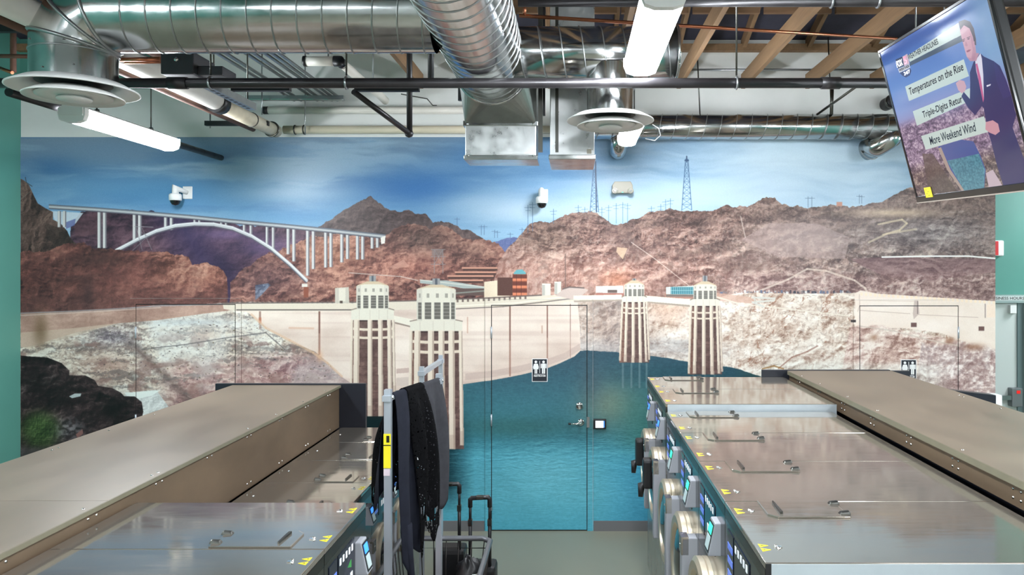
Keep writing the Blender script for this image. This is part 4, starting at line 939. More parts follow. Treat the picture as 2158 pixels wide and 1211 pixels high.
# left: white jacketed pipe and brown pipes running away to the mural wall
wz_ = EYE+1.235; wxx = -2.74
t = thing('white_jacketed_pipe', 'white jacketed pipe running from upper left corner to the mural wall', 'pipe', (wxx, 4, wz_))
local(MB().sweep([(wxx, 2.6, wz_+.06), (wxx, 5.72, wz_+.06)], .072, 20), t).build('pipe_jacket', WPIPE, t)
local(MB().sweep([(wxx, 5.66, wz_+.05), (wxx, 5.76, wz_+.05)], .08, 20), t).build('black_end_band', BLACK, t)
local(MB().sweep([(wxx, 5.76, wz_+.04), (wxx, 6.82, wz_+.04)], .058, 18), t).build('cream_section', CPIPE, t)
local(ring((wxx, 6.3, wz_+.04), 'y', .06, .005, 24), t).build('joint_band', EDGE, t)
local(ring((wxx, 6.72, wz_+.04), 'y', .064, .009, 24), t).build('joint_band', EDGE, t)
pipe('brown_pipe', 'rusty brown pipe along the lower left side of the white jacketed pipe', [(wxx-.13, 2.6, wz_+.02), (wxx-.115, 6.6, wz_+.02)], .026, RUST)
pipe('brown_pipe', 'rusty brown pipe along the upper right side of the white jacketed pipe', [(wxx+.11, 2.6, wz_+.12), (wxx+.11, 5.0, wz_+.12)], .026, RUST)
zc = px(0, 272, 6.85).z
t = thing('cream_wall_pipe', 'lower cream jacketed pipe along the wall just above the mural', 'pipe', (-1.5, 6.88, zc))
local(MB().sweep([(wxx+.05, 6.88, zc), (-.14, 6.88, zc)], .037, 18), t).build('pipe_jacket', CPIPE, t)
for p in (622, 641): local(ring((px(p, 0, 6.88).x, 6.88, zc), 'x', .039, .007, 24), t).build('pipe_clamp', EDGE, t)
zc2 = px(0, 231, 6.9).z
t = thing('upper_wall_pipe', 'upper off white jacketed pipe along the wall above the cream one', 'pipe', (-1.5, 6.93, zc2))
local(MB().sweep([(px(563, 0, 6.93).x, 6.93, zc2), (-.9, 6.93, zc2)], .034, 18), t).build('pipe_jacket', WPIPE, t)
local(MB().sweep([(px(560, 0, 6.93).x-.02, 6.93, zc2), (px(566, 0, 6.93).x, 6.93, zc2)], .036, 18), t).build('black_end_band', BLACK, t)
# white elbowed pipe
q0, q1, q2 = px(645, 129, 5.6), px(716, 129, 5.6), px(700, 129, 5.55)
t = thing('white_elbow_pipe', 'short white jacketed pipe with black joint turning toward the wall', 'pipe', tuple(q1))
local(MB().sweep([q0, px(706, 129, 5.6)], .036, 18), t).build('pipe_jacket', WPIPE, t)
local(MB().sweep([px(704, 129, 5.6), q1, px(721, 134, 5.72)], .04, 18), t).build('black_elbow', BLACK, t)
local(MB().sweep([px(721, 134, 5.72), px(758, 166, 6.1), px(800, 200, 6.6), px(812, 212, 6.8)], .036, 18), t).build('pipe_jacket', WPIPE, t)
local(MB().sweep([px(640, 129, 5.6), px(646, 129, 5.6)], .04, 18), t).build('black_end_band', BLACK, t)
for p_, y_, d_ in ((692, 124, 5.6), (786, 184, 6.38)): local(MB().sweep([px(p_, y_, d_), px(p_, -60, d_)], .006, 6), t).build('hanger_rod', EMT, t)
# conduit bundle
h0 = px(540, 165, 6.3)
for i, (x0p, x1p) in enumerate(((448, 540), (470, 555), (508, 590), (520, 603), (536, 622), (548, 634), (560, 646))):
    zz = px(0, 206, 6.75).z+.03
    xw = px(x1p+60, 0, 6.75).x
    o = MB().sweep([(xw, 4.2, zz), (xw, 6.98, zz)], .0135, 10).build('conduit', EMT, loc=(xw, 4.2, zz))
    tag(o, 'grey conduit in the parallel bundle above the long black pipe, %s from left' % ('first', 'second', 'third', 'fourth', 'fifth', 'sixth', 'seventh')[i], 'conduit', 'parallel grey conduits')
zz = px(0, 206, 6.75).z
t = thing('conduit_strut', 'grey steel strut carrying the parallel conduits', 'strut', (px(620, 0, 6.7).x, 6.72, zz))
local(MB().box(px(520, 0, 6.72).x, px(725, 0, 6.72).x, 6.70, 6.741, zz-.03, zz+.012), t).build('strut_channel', EMT, t)
local(MB().box(px(520, 0, 6.72).x, px(725, 0, 6.72).x, 6.694, 6.70, zz-.03, zz-.022), t).build('strut_lip', CHROME, t)
for p in (552, 643): local(MB().sweep([(px(p, 0, 6.72).x, 6.72, zz-.16), (px(p, 0, 6.72).x, 6.72, 4.7)], .006, 6), t).build('hanger_rod', EMT, t)
# perforated channel running away
za = px(0, 178, 4.75).z
xa = px(442, 0, 4.75).x
t = thing('perforated_channel', 'perforated steel channel running away under the long black pipe', 'strut', (xa, 5.2, za))
za = za+.02
local(MB().box(xa-.03, xa-.024, 4.72, 5.38, za-.045, za+.0).box(xa+.024, xa+.03, 4.72, 5.38, za-.045, za+.0).box(xa-.03, xa+.03, 4.72, 5.38, za-.05, za-.045), t).build('channel', EMT, t)
sl_ = MB()
for q in range(9): sl_.box(xa-.012, xa+.012, 4.78+q*.064, 4.81+q*.064, za-.0515, za-.05)
so = local(sl_, t).build('slots', BLACK, t); so['kind'] = 'stuff'
for y_ in (4.8, 5.3): local(MB().sweep([(xa, y_, za), (xa, y_, 5.2)], .006, 6), t).build('hanger_rod', EDGE, t)
local(MB().box(xa+.034, xa+.09, 4.66, 4.67, za-.04, za+.07), t).build('bracket', EMT, t)
# dark box unit
c0, c1 = px(338, 156, 4.3), px(408, 108, 4.3)
t = thing('dark_equipment_box', 'dark grey equipment box on the long black pipe beside the copper stub', 'box', ((c0.x+c1.x)/2, 4.4, c0.z))
dk = mat('dark_grey_box', (74, 74, 80), .5, .2, var=.1)
local(MB().box(c0.x, c1.x, 4.3, 4.56, c0.z, c1.z), t).build('box_body', dk, t, bevel=.008)
local(MB().sweep([(c0.x+.06, 4.4, c1.z-.01), (c0.x+.06, 4.4, 5.5)], .006, 6), t).build('hanger_rod', EDGE, t)
local(MB().box(c1.x, px(462, 0, 4.3).x, 4.34, 4.52, c0.z+.005, c0.z+.06), t).build('box_tail', dk, t, bevel=.008)
local(MB().lathe([(.001, -.012), (.012, -.01), (.014, 0)], (px(372, 0, 4.3).x, 4.3, px(0, 125, 4.3).z), 'y', 12), t).build('knob', CHROME, t)
pipe('copper_stub', 'short bright copper stub between the elbow neck and the dark box', [px(236, 126, 4.4), px(338, 124, 4.4)], .012, COPPER)
pipe('copper_stub', 'second copper stub just below the first beside the dark box', [px(236, 132, 4.45), px(338, 130, 4.45)], .010, COPPER)
# black struts
def bar(name, label, x0, x1, y, d, hgt, m=BLKM, cat='strut'):
    z = px(0, y, d).z; a, b = px(x0, 0, d).x, px(x1, 0, d).x
    o = MB().box(-(b-a)/2, (b-a)/2, -.02, .02, -hgt/2, hgt/2).build(name, m, loc=None); o.location = ((a+b)/2, d, z); return tag(o, label, cat)
bar('black_strut', 'short black strut under the brown pipe against the white wall', 433, 566, 260, 6.5, .04)
bar('black_strut', 'black strut just below the long black pipe, left piece', 489, 612, 188, 4.9, .026)
bar('black_strut', 'black strut just below the long black pipe, right piece', 748, 884, 189, 5.56, .027)
bar('black_strut', 'narrow black bar at far left crossing the teal wall', -10, 88, 59, 5.2, .06)
hg = px(862, 0, 5.6).x
t = thing('black_pipe_drop', 'black pipe drop with a diagonal leg ending just above the mural', 'pipe', (hg, 5.6, px(0, 280, 5.6).z))
local(MB().sweep([px(863, -60, 5.6), px(863, 283, 5.6)], .022, 14), t).build('vertical_pipe', BLKP, t)
local(MB().sweep([px(863, 281, 5.6), px(745, 193, 5.05)], .02, 14), t).build('diagonal_pipe', BLKP, t)
local(MB().lathe([(.001, .034), (.026, .022), (.034, 0), (.026, -.022), (.001, -.034)], tuple(px(862, 281, 5.6)), 'z', 16), t).build('elbow_fitting', BLKP, t)
pipe('black_hanger', 'thick black hanger post left of the central duct', [px(908, -40, 5.8), px(908, 166, 5.8)], .024, BLKM, 'strut')
pipe('black_hanger', 'black stub hanging left of the wide square drop', [px(971, 0, 5.9), px(971, 212, 5.9)], .022, BLKM, 'strut')
pipe('long_black_rod', 'long black pipe running above the left LED fixture to the mural', [(-3.355, 4.4, EYE+1.056), (-3.325, 6.99, EYE+1.056)], .027, BLKP)
pipe('brown_riser', 'brown vertical pipe at far left crossing the teal wall', [px(28, -60, 5.4), px(28, 152, 5.4)], .02, RUST)
pipe('brown_crosspipe', 'brown horizontal pipe at far left before the teal wall', [px(-10, 118, 5.35), px(78, 119, 5.35)], .015, RUST)
pipe('copper_stub', 'bright copper pipe end at far left below the brown pipes', [px(-5, 142, 5.3), px(26, 153, 5.25)], .012, COPPER)
# wall rods and braces
for i, (x, y0, y1, d, lb) in enumerate(((552, 180, 240, 6.6, 'grey hanger rod above the left end of the upper wall pipe'), (443, 232, 270, 6.52, 'thin rod above the short black strut'), (643, 205, 284, 6.8, 'grey hanger rod clamped to the cream wall pipe'), (1990, -240, 50, 5.2, 'grey hanger rod left of the television top edge'), (1930, -240, 70, 5.2, 'grey hanger rod before the rafters left of the television'))):
    pipe('hanger_rod', lb, [px(x, y0, d), px(x, y1, d)], .006, EMT, 'rod', 8)
pipe('sway_brace', 'diagonal dark brace above the slim wall duct on the right', [px(1722, 241, 6.7), px(1808, 180, 6.2)], .011, EDGE, 'brace', 8)
pipe('duct_strut', 'short vertical strut clamped on top of the slim wall duct', [px(1754, 180, 6.72), px(1752, 241, 6.72)], .016, EDGE, 'strut', 8)
t = thing('wall_pipe_stub', 'black round pipe end on the white wall left of the television', 'pipe', tuple(px(1879, 214, 6.9)))
MB().lathe([(.001, -.02), (.022, -.02), (.026, -.05), (.05, -.05), (.06, -.03), (.06, .13)], (0, 0, 0), 'y', 24).build('pipe_end', BLKP, t)
MB().lathe([(.062, -.03), (.066, -.03), (.066, .0), (.062, .0)], (0, 0, 0), 'y', 24, True).build('pipe_collar', EDGE, t)
pts = [px(1375, 262, 6.6), px(1388, 270, 6.62), px(1392, 285, 6.66), px(1380, 296, 6.7), px(1360, 292, 6.72)]
tag(MB().sweep(pts, .004, 6).build('loose_cable', WPL, loc=pts[0]), 'thin pale cable looping from the smaller diffuser to the wall duct', 'cable')
pts = [px(845, 198, 6.8), px(900, 208, 6.85), px(912, 222, 6.9), px(920, 222, 6.95)]
tag(MB().sweep(pts, .005, 6).build('grey_cable', EDGE, loc=pts[0]), 'grey cable sagging across the white wall left of the wide square drop', 'cable')
# ================================================================= fittings on the mural
WF = D-.006
def dome_cam(x, y, label, side):
    c = px(x, y, WF); t = thing('dome_camera', label, 'security camera', tuple(c), 0, 'white dome cameras')
    ox = -.06 if side else -.01
    MB().box(-.045, .045, -.012, 0, -.06, .06).build('mount_plate', WPL, t, bevel=.006)
    MB().sweep([(0, -.01, .0), (ox*.6, -.06, .02), (ox, -.11, .03), (ox, -.11, -.02)], [.02, .022, .028, .03], 14).build('arm', WPL, t)
    MB().lathe([(.001, .0), (.045, .0), (.055, -.012), (.055, -.06), (.048, -.064)], (ox, -.11, -.02), 'z', 28).build('housing', WPL, t)
    MB().lathe([(.046, -.064), (.043, -.082), (.03, -.102), (.001, -.11)], (ox, -.11, -.02), 'z', 24).build('dome', GLASSD, t)
dome_cam(396, 406, 'white dome camera on the mural sky left, above the arch bridge', True)
dome_cam(1145, 412, 'white dome camera on the mural sky at centre, below the metal drops', False)
c = px(1311, 396, WF); t = thing('emergency_light', 'beige twin head emergency light on the mural sky right of centre', 'emergency light', tuple(c))
MB().prism([(-.075, .055), (.078, .055), (.096, .02), (.098, -.055), (-.098, -.055), (-.096, .02)], 'y', -.07, 0).build('body', CREAM, t, bevel=.008)
for s in (-1, 1):
    hdp = MB().lathe([(.012, -.115), (.026, -.112), (.03, -.09), (.022, -.06), (.015, -.05)], (s*.074, 0, -.036), 'y', 20).build('lamp_head', CREAM, t)
    MB().disc((s*.074, -.113, -.036), .024, 'y', 20).build('lamp_lens', CHROME, hdp)
MB().box(-.008, .008, -.073, -.07, -.05, -.044).build('green_indicator', SCRG, t)
def sign(x0, y0, x1, y1, label, name='restroom_sign'):
    a, b = px(x0, y1, D-.012), px(x1, y0, D-.012); w, h = b.x-a.x, b.z-a.z
    t = thing(name, label, 'sign', ((a.x+b.x)/2, D-.012, a.z), 0, 'restroom signs')
    MB().box(-w/2, w/2, -.004, 0, 0, h).build('white_border', WPL, t, bevel=.0018)
    pl = MB().box(-w/2+.006, w/2-.006, -.0055, -.002, .006, h-.006).build('black_plate', mat('sign_black', (28, 32, 42), .45), t)
    def fig(cx, woman):
        m = MB(); y0, y1 = -.008, -.0055; z0 = h*.36; H = h*.54; r = H*.105
        m.prism([(cx+r*math.cos(2*PI*j/16), z0+H*.92+r*math.sin(2*PI*j/16)) for j in range(16)], 'y', y0, y1)
        if woman:
            m.prism([(cx-.012, z0+H*.78), (cx+.012, z0+H*.78), (cx+.017, z0+H*.7), (cx+.026, z0+H*.34), (cx-.026, z0+H*.34), (cx-.017, z0+H*.7)], 'y', y0, y1)
            m.prism([(cx-.014, z0+H*.78), (cx-.019, z0+H*.76), (cx-.029, z0+H*.46), (cx-.023, z0+H*.45)], 'y', y0, y1).prism([(cx+.014, z0+H*.78), (cx+.019, z0+H*.76), (cx+.029, z0+H*.46), (cx+.023, z0+H*.45)], 'y', y0, y1)
            m.box(cx-.012, cx-.002, y0, y1, z0, z0+H*.36).box(cx+.002, cx+.012, y0, y1, z0, z0+H*.36)
        else:
            m.box(cx-.016, cx+.016, y0, y1, z0+H*.42, z0+H*.79).box(cx-.027, cx-.018, y0, y1, z0+H*.42, z0+H*.77).box(cx+.018, cx+.027, y0, y1, z0+H*.42, z0+H*.77)
            m.box(cx-.015, cx-.0015, y0, y1, z0, z0+H*.44).box(cx+.0015, cx+.015, y0, y1, z0, z0+H*.44)
        return m
    fig(-w*.245, True).build('woman_symbol', WPL, pl); fig(w*.245, False).build('man_symbol', WPL, pl)
    MB().box(-.0022, .0022, -.008, -.0055, h*.38, h*.9).build('divider', WPL, pl)
    MB().box(-w*.36, w*.36, -.0075, -.0055, h*.315, h*.33).build('braille_line', WPL, pl)
    text_mesh('lettering', 'RESTROOM', WPL, pl, (-w*.37, -.0078, h*.22), (1, 0, 0), (0, 0, 1), w*.74, h*.075, .03)
sign(1121, 755, 1154, 804, 'black restroom sign on the middle door over the lake')
sign(1898, 757, 1931, 806, 'black restroom sign on the right door, half behind the counter')
c = px(1264, 892, WF); t = thing('door_keypad', 'small black door keypad with white screen beside the lever', 'keypad', tuple(c))
MB().box(-.06, .06, -.03, 0, -.047, .047).build('keypad_case', BLACK, t, bevel=.008)
MB().box(-.042, .034, -.033, -.03, -.034, .032).build('keypad_screen', mat('keypad_screen', (236, 240, 248), .3, emit=.5), t)
MB().box(.037, .043, -.032, -.03, -.03, .03).build('blue_keys', SCRB, t)
# ================================================================= washing machines
def washer(name, label, cat, pitch, depth, H, kind, loc, rz):
    """local frame: front faces -x, y runs along the row from 0 to pitch"""
    t = thing(name, label, cat, loc, rz, 'washing machines in rows')
    g = .003
    sc = .82 if kind == 'low' else 1.0
    MB().box(0, depth, g, pitch-g, .12, H-.02).build('body', STEELB, t, bevel=.004)
    MB().box(.04, depth-.02, g+.01, pitch-g-.01, 0, .12).build('plinth', BLACK, t)
    MB().box(-.012, depth, g*.5, pitch-g*.5, H-.02, H).build('top_panel', STEEL, t, bevel=.003)
    MB().box(-.012, -.004, g, pitch-g, H-.06, H-.021).build('top_edge_strip', EDGE, t)
    cp = MB().box(-.011, 0, g, pitch-g, H-.37*sc, H-.06).build('control_panel', PANEL, t, bevel=.002)
    MB().box(-.008, 0, g, pitch-g, .14, H-.37*sc-.004).build('front_panel', STEELB, t, bevel=.002)
    k = pitch/.6
    ds = MB().box(-.014, -.011, .445*k, .545*k, H-.29*sc, H-.085).build('blue_display', DISP, cp)
    for zz in (.13, .18, .23): MB().box(-.0155, -.014, .455*k, .535*k, H-(zz+.024)*sc, H-zz*sc).build('display_bar', BLUE, ds)
    ip = MB().box(-.014, -.011, .2*k, .425*k, H-.29*sc, H-.085).build('icon_panel', DISP, cp)
    ic = MB()
    for q in range(5):
        y = (.225+.042*q)*k; ic.box(-.0155, -.014, y, y+.018*k, H-.125*sc, H-.1)
    for q in range(3): ic.box(-.0155, -.014, (.23+.05*q)*k, (.262+.05*q)*k, H-.245*sc, H-.205*sc)
    ic.build('icon_row', ICON, ip)['kind'] = 'stuff'
    MB().prism([(.25*k, H-.155*sc), (.30*k, H-.17*sc), (.25*k, H-.185*sc)], 'x', -.0155, -.014).build('green_arrow', GREENI, ip)
    # card reader wedge
    y0, y1 = .085*k, .175*k; zt_, zb_ = H-.115*sc, H-.245*sc
    rd = MB().hexa([(-.062, y0, zb_), (.0, y0, zb_), (.0, y1, zb_), (-.062, y1, zb_), (-.034, y0, zt_), (.0, y0, zt_), (.0, y1, zt_), (-.034, y1, zt_)]).build('card_reader', READER, t, bevel=.005)
    def fx(z): return -.062+(-.034+.062)*(z-zb_)/(zt_-zb_)
    def pan(n_, ya, yb, za_, zc_, e, m): return MB().hexa([(fx(za_)-e, ya, za_), (fx(za_)+.004, ya, za_), (fx(za_)+.004, yb, za_), (fx(za_)-e, yb, za_), (fx(zc_)-e, ya, zc_), (fx(zc_)+.004, ya, zc_), (fx(zc_)+.004, yb, zc_), (fx(zc_)-e, yb, zc_)]).build(n_, m, rd)
    pan('reader_bezel', y0+.006, y1-.006, zb_+.01, zt_-.008, .002, BLACK)
    pan('reader_screen', y0+.016, y1-.016, zb_+.02, zb_+.07*sc, .004, LCD)
    pan('reader_light', y0+.016, y1-.016, zb_+.08*sc, zt_-.016, .004, SCRG if kind in ('tall',) else SCRB)
    # porthole door
    cy, cz, r = pitch*.56, H-.60*sc, .245*sc*min(1, pitch/.58)
    pz_ = .6 if kind == 'low' else 1
    dr = MB().lathe([(q_, h_*pz_) for q_, h_ in ((r*.72, .004), (r*.72, -.05), (r*.78, -.068), (r*.92, -.07), (r, -.058), (r, -.034), (r*.985, -.03), (r, -.026), (r, .004))], (0, cy, cz), 'x', 72, smooth=False).build('door_ring', RING, t)
    MB().lathe([(q_, h_*pz_) for q_, h_ in ((r*.73, -.05), (r*.6, -.06), (r*.3, -.075), (.001, -.08))], (0, cy, cz), 'x', 40).build('door_glass', GLASSD, dr)
    hb = MB().box(-.082*pz_, .0, .055*k, .125*k, cz-.27*sc, cz+.22*sc).build('door_hinge_column', READER, t, bevel=.005)
    MB().box(-.085*pz_, -.05*pz_, .055*k, .125*k, cz+.14*sc, cz+.225*sc).build('column_cap', STEELB, hb)
    MB().lathe([(.001, -.089*pz_), (.006, -.088*pz_), (.007, -.085*pz_)], (0, .09*k, cz+.18*sc), 'x', 10).build('column_screw', CHROME, hb)
    if kind == 'far':
        MB().box(-.125, -.06, .30*k, .40*k, cz-.03, cz+.17).build('door_latch', BLACK, dr, bevel=.02)
        MB().sweep([(-.06, .38*k, cz+.0), (-.135, .36*k, cz-.02), (-.14, .34*k, cz-.09)], [.02, .024, .016], 10).build('latch_handle', BLACK, dr)
    # soap lid on top
    x0, x1 = (.11, .40) if depth > .8 else (.10, .33)
    ly0, ly1 = .405*k, .595*k
    lid = MB().prism([(x0, ly1-.004), (x0, ly0+.03), (x0+.03, ly0), (x1, ly0), (x1, ly1-.004)], 'z', H, H+.006).build('soap_lid', STEEL, t, bevel=.002)
    MB().prism([(x0+.045, ly0+.03), (x0+.056, ly0+.03), (x0+.056, ly1-.03), (x0+.050, ly1-.03)], 'z', H+.006, H+.014).build('lid_grip', EDGE, lid)
    for yy in (ly0+.03, ly1-.045):
        MB().hexa([(x1-.032, yy-.008, H+.004), (x1+.012, yy-.008, H+.004), (x1+.012, yy+.016, H+.004), (x1-.032, yy+.016, H+.004), (x1-.024, yy-.004, H+.015), (x1+.006, yy-.004, H+.018), (x1+.006, yy+.012, H+.018), (x1-.024, yy+.012, H+.015)]).build('lid_hinge', EDGE, lid, bevel=.004)
    # lock emblems and yellow warning stickers
    for yc in (.13*k, .49*k):
        em = MB().lathe([(.001, .004), (.006, .004), (.007, 0)], (.062, yc-.010, H), 'z', 12).lathe([(.001, .004), (.005, .004), (.006, 0)], (.056, yc+.006, H), 'z', 12).box(.060, .074, yc-.008, yc+.006, H, H+.003)
        em.build('lock_emblem', CHROME, t)
        for q in (-.024, .012):
            st = MB().prism([(.004, yc+q-.014), (.004, yc+q+.014), (.034, yc+q)], 'z', H, H+.001).build('warning_sticker', YEL, t)
            MB().prism([(.010, yc+q-.004), (.010, yc+q+.004), (.021, yc+q)], 'z', H+.001, H+.0016).build('sticker_mark', EDGE, st)
    # fixing bolts along the back edge
    if kind == 'low':
        MB().lathe([(.001, .006), (.008, .005), (.009, 0)], (depth-.07, pitch*.5, H), 'z', 10).build('top_bolt', CHROME, t)
    return t
nth = ('nearest', 'second nearest', 'third nearest', 'fourth nearest')
H1 = EYE-.893; w0 = washer('washing_machine', 'right row washer, nearest, with the end panel at the bottom edge', 'washing machine', .6, 1.03, H1, 'tall', (.597, 2.255, 0), 0)
dup(w0, (.597, 2.855, 0), 0, 'right row washer, second nearest, with mauve reflection on its top')
dup(w0, (.597, 3.455, 0), 0, 'right row washer, third nearest, level with the counter middle')
dup(w0, (.597, 4.055, 0), 0, 'right row washer, fourth nearest, just before the raised step')
H2 = EYE-.85; w1 = washer('washing_machine', 'right row washer just behind the raised silver step', 'washing machine', .59, 1.07, H2, 'far', (.597, 4.685, 0), 0)
dup(w1, (.597, 5.275, 0), 0, 'right row washer farthest away, beside the black end panel')
LITSIDE = mat('pale_steel_side', (190, 200, 206), .36, .45, var=.05)  # paler than the body steel: brightness of camera-facing sides put into colour
MB().box(.0, 1.07, -.002, .0025, .3, H2-.003).build('raised_side_panel', LITSIDE, w1)  # pale sheet over the steel side makes the step look bright
MB().box(.0, 1.03, -.002, .0025, .14, H1-.004).build('end_side_panel', LITSIDE, w0)
MB().box(-.011, .006, -.003, .003, .14, H1-.002).build('corner_strip', BLACK, w0)
H3 = EYE-.98; w2 = washer('washing_machine', 'large left row washer, raised top, farther one beside the cart', 'washing machine', .523, .955, H3, 'left', (-.885, 3.12, 0), PI)
dup(w2, (-.885, 2.597, 0), PI, 'large left row washer, nearest, cut by the bottom edge')
H4 = EYE-1.249; w3 = washer('washing_machine', 'small low left row washer farthest away by the dark end panel', 'washing machine', .508, .645, H4, 'low', (-1.193, 5.866, 0), PI)
for j, lb in ((1, 'small low left row washer, second from the dark end panel'), (2, 'small low left row washer, third from the dark end panel'), (3, 'small low left row washer just behind the raised large one')):
    dup(w3, (-1.193, 5.866-.509*j, 0), PI, lb)
dup(w3, (-1.193, 5.866-.509*4, 0), PI, 'small low left row washer hidden behind the raised large one')
# ================================================================= folding counters and end panels
def counter(label, x0, x1, z, th, fb, y0, y1, front, seam_y, drop=0):
    """front: +1 when the visible fascia is on the +x side"""
    t = thing('folding_counter', label, 'counter', ((x0+x1)/2, (y0+y1)/2, 0))
    fx_ = x1 if front > 0 else x0
    local(MB().box(x0, x1, y0, seam_y, z-th, z).box(x0, x1, seam_y+.002, y1, z-th, z), t).build('worktop', LAM, t)
    e0, e1 = (fx_-.001, fx_+.003) if front > 0 else (fx_-.003, fx_+.001)
    local(MB().box(e0, e1, y0, y1, z-th, z-.001), t).build('edge_band', LAME, t)
    f0, f1 = (fx_-.03, fx_-.012) if front > 0 else (fx_+.012, fx_+.03)
    local(MB().box(f0, f1, y0, y1, z-fb, z-th), t).build('fascia', LAMF, t)
    local(MB().box(x0+.06, x1-.06, y0+.02, y1, .0, z-th-.14), t).build('carcass', BPANEL, t)
    local(MB().box(x0+.05, x1-.05, y0+.02, y1, z-th-.14, z-th), t).build('support_rail', BPANEL, t)
    sc = MB(); rr = random.Random(5 if front > 0 else 6)
    y = y0+.25
    while y < y1-.1:
        for q in (0, .05):
            for s_, xx in ((1, fx_-front*.03), (2, (x0 if front > 0 else x1)+front*.06)):
                if rr.random() < .5: sc.lathe([(.001, .003), (.005, .002), (.006, 0)], (xx, y+q, z), 'z', 7)
            fo = f1 if front > 0 else f0
            for zz in (z-th-.02, z-fb+.03):
                sc.lathe([(.001, front*.004), (.005, front*.003), (.006, 0)], (fo, y+q, zz), 'x', 7)
        y += .46
    so = local(sc, t).build('screw_heads', CHROME, t); so['kind'] = 'stuff'
    return t
counter('taupe folding counter on the left with deep brown front above the low washers', -2.70, -1.843, EYE-.914, .019, .335, 1.2, 5.867, 1, 2.93)
counter('taupe folding counter on the right with shallow brown front behind the washers', 1.70, 2.52, EYE-.80, .03, .115, 1.2, 5.867, -1, 2.72)
def panel(label, x0, x1, z, y0=5.872, y1=5.905):
    o = MB().box(-(x1-x0)/2, (x1-x0)/2, 0, y1-y0, 0, z).build('end_panel', BPANEL, None, bevel=.002); o.location = ((x0+x1)/2, y0, 0)
    return tag(o, label, 'panel')
panel('dark end panel closing the left washer row and counter', -2.84, -1.647, EYE-.903)
panel('dark end panel closing the right washer row and counter', 1.50, 2.515, EYE-.795)
a, b = px(1878, 0, 5.9).x, px(1919, 0, 5.9).x
o = MB().box(a+.01, b, 5.91, 5.95, 0, px(0, 781, 5.92).z).build('end_panel', BPANEL); tag(o, 'small dark panel corner in front of the right restroom sign', 'panel')
a, b = px(2003, 819, 5.9), px(2084, 828, 5.9)
t = thing('low_dark_cabinet', 'low dark cabinet with white edge behind the right counter near the exit door', 'cabinet', ((a.x+b.x)/2, 5.9, 0))
local(MB().prism([(a.x-.3, 0), (b.x, 0), (b.x, b.z), (a.x, a.z), (a.x-.3, a.z)], 'y', 5.8, 5.9), t).build('cabinet_body', BPANEL, t, bevel=.003)
local(MB().box(b.x, b.x+.047, 5.8, 5.9, 0, b.z), t).build('white_edge', WPL, t)
# ================================================================= laundry cart, rail and luggage
def qb(name, label, cat, loc): return thing(name, label, cat, loc)
ct = thing('laundry_cart', 'grey wire basket laundry cart with silver hanging rack in the aisle', 'cart', (-.84, 4.3, 0))
bx0, bx1, by0, by1, bz = -1.105, -.53, 3.86, 4.77, .745
rim = mat('grey_rim', (112, 114, 118), .4, .4)
rp = [(bx0+.05, by0, bz), (bx1-.05, by0, bz), (bx1, by0+.05, bz), (bx1, by1-.05, bz), (bx1-.05, by1, bz), (bx0+.05, by1, bz), (bx0, by1-.05, bz), (bx0, by0+.05, bz)]
local(MB().sweep(rp, .017, 10, closed=True), ct).build('basket_rim', rim, ct)
wr = MB()
ins_ = .05; zb_ = .32
cn = [(bx0, by0), (bx1, by0), (bx1, by1), (bx0, by1)]; cb = [(bx0+ins_, by0+ins_), (bx1-ins_, by0+ins_), (bx1-ins_, by1-ins_), (bx0+ins_, by1-ins_)]
for q in range(4):
    (ax, ay), (bx_, by_) = cn[q], cn[(q+1) % 4]; (cx_, cy_), (dx_, dy_) = cb[q], cb[(q+1) % 4]
    nn = 7 if q % 2 == 0 else 12
    for j in range(nn):
        f = (j+.5)/nn; wr.sweep([(ax+(bx_-ax)*f, ay+(by_-ay)*f, bz), (cx_+(dx_-cx_)*f, cy_+(dy_-cy_)*f, zb_)], .0035, 5)
for j in range(6):
    f = j/6; zz = bz-.06-(bz-.06-zb_)*f; g = ins_*(bz-zz)/(bz-zb_)
    wr.sweep([(bx0+g, by0+g, zz), (bx1-g, by0+g, zz), (bx1-g, by1-g, zz), (bx0+g, by1-g, zz)], .0035, 5, closed=True)
for j in range(9): wr.sweep([(bx0+ins_, by0+ins_+(by1-by0-2*ins_)*j/8, zb_), (bx1-ins_, by0+ins_+(by1-by0-2*ins_)*j/8, zb_)], .0035, 5)
wo = local(wr, ct).build('wire_mesh', mat('dark_wire', (58, 54, 52), .4, .6), ct); wo['kind'] = 'stuff'
local(MB().box(bx0+.04, bx1-.04, by0+.04, by1-.04, .14, .175), ct).build('chassis', rim, ct, bevel=.01)
for xx in (bx0+.06, bx1-.06):
    for yy in (by0+.06, by1-.06):
        local(MB().sweep([(xx, yy, .17), (xx, yy, zb_)], .014, 8), ct).build('leg', rim, ct)
        cs = local(MB().lathe([(.001, -.016), (.05, -.016), (.06, -.008), (.06, .008), (.05, .016), (.001, .016)], (xx, yy, .06), 'x', 20), ct).build('caster', BLACK, ct)
        local(MB().box(xx-.024, xx-.018, yy-.02, yy+.02, .05, .14).box(xx+.018, xx+.024, yy-.02, yy+.02, .05, .14), ct).build('caster_fork', POST, ct)
A = Vector((px(818, 0, 4.0).x, 4.0, px(0, 820, 4.0).z)); B = Vector((px(925, 0, 4.66).x, 4.66, px(0, 787, 4.66).z))
for Q in (A, B):
    local(MB().sweep([(Q.x, Q.y, .16), (Q.x, Q.y, Q.z)], .0262, 4, square=True), ct).build('rack_post', POST, ct)
    local(MB().box(Q.x-.023, Q.x+.023, Q.y-.04, Q.y+.04, Q.z-.06, Q.z-.03), ct).build('bracket', POST, ct)
    for s in (-1, 1): local(MB().lathe([(.001, .01*s), (.008, .008*s), (.01, 0)], (Q.x+s*.019, Q.y, Q.z-.045), 'x', 8), ct).build('bolt', CHROME, ct)
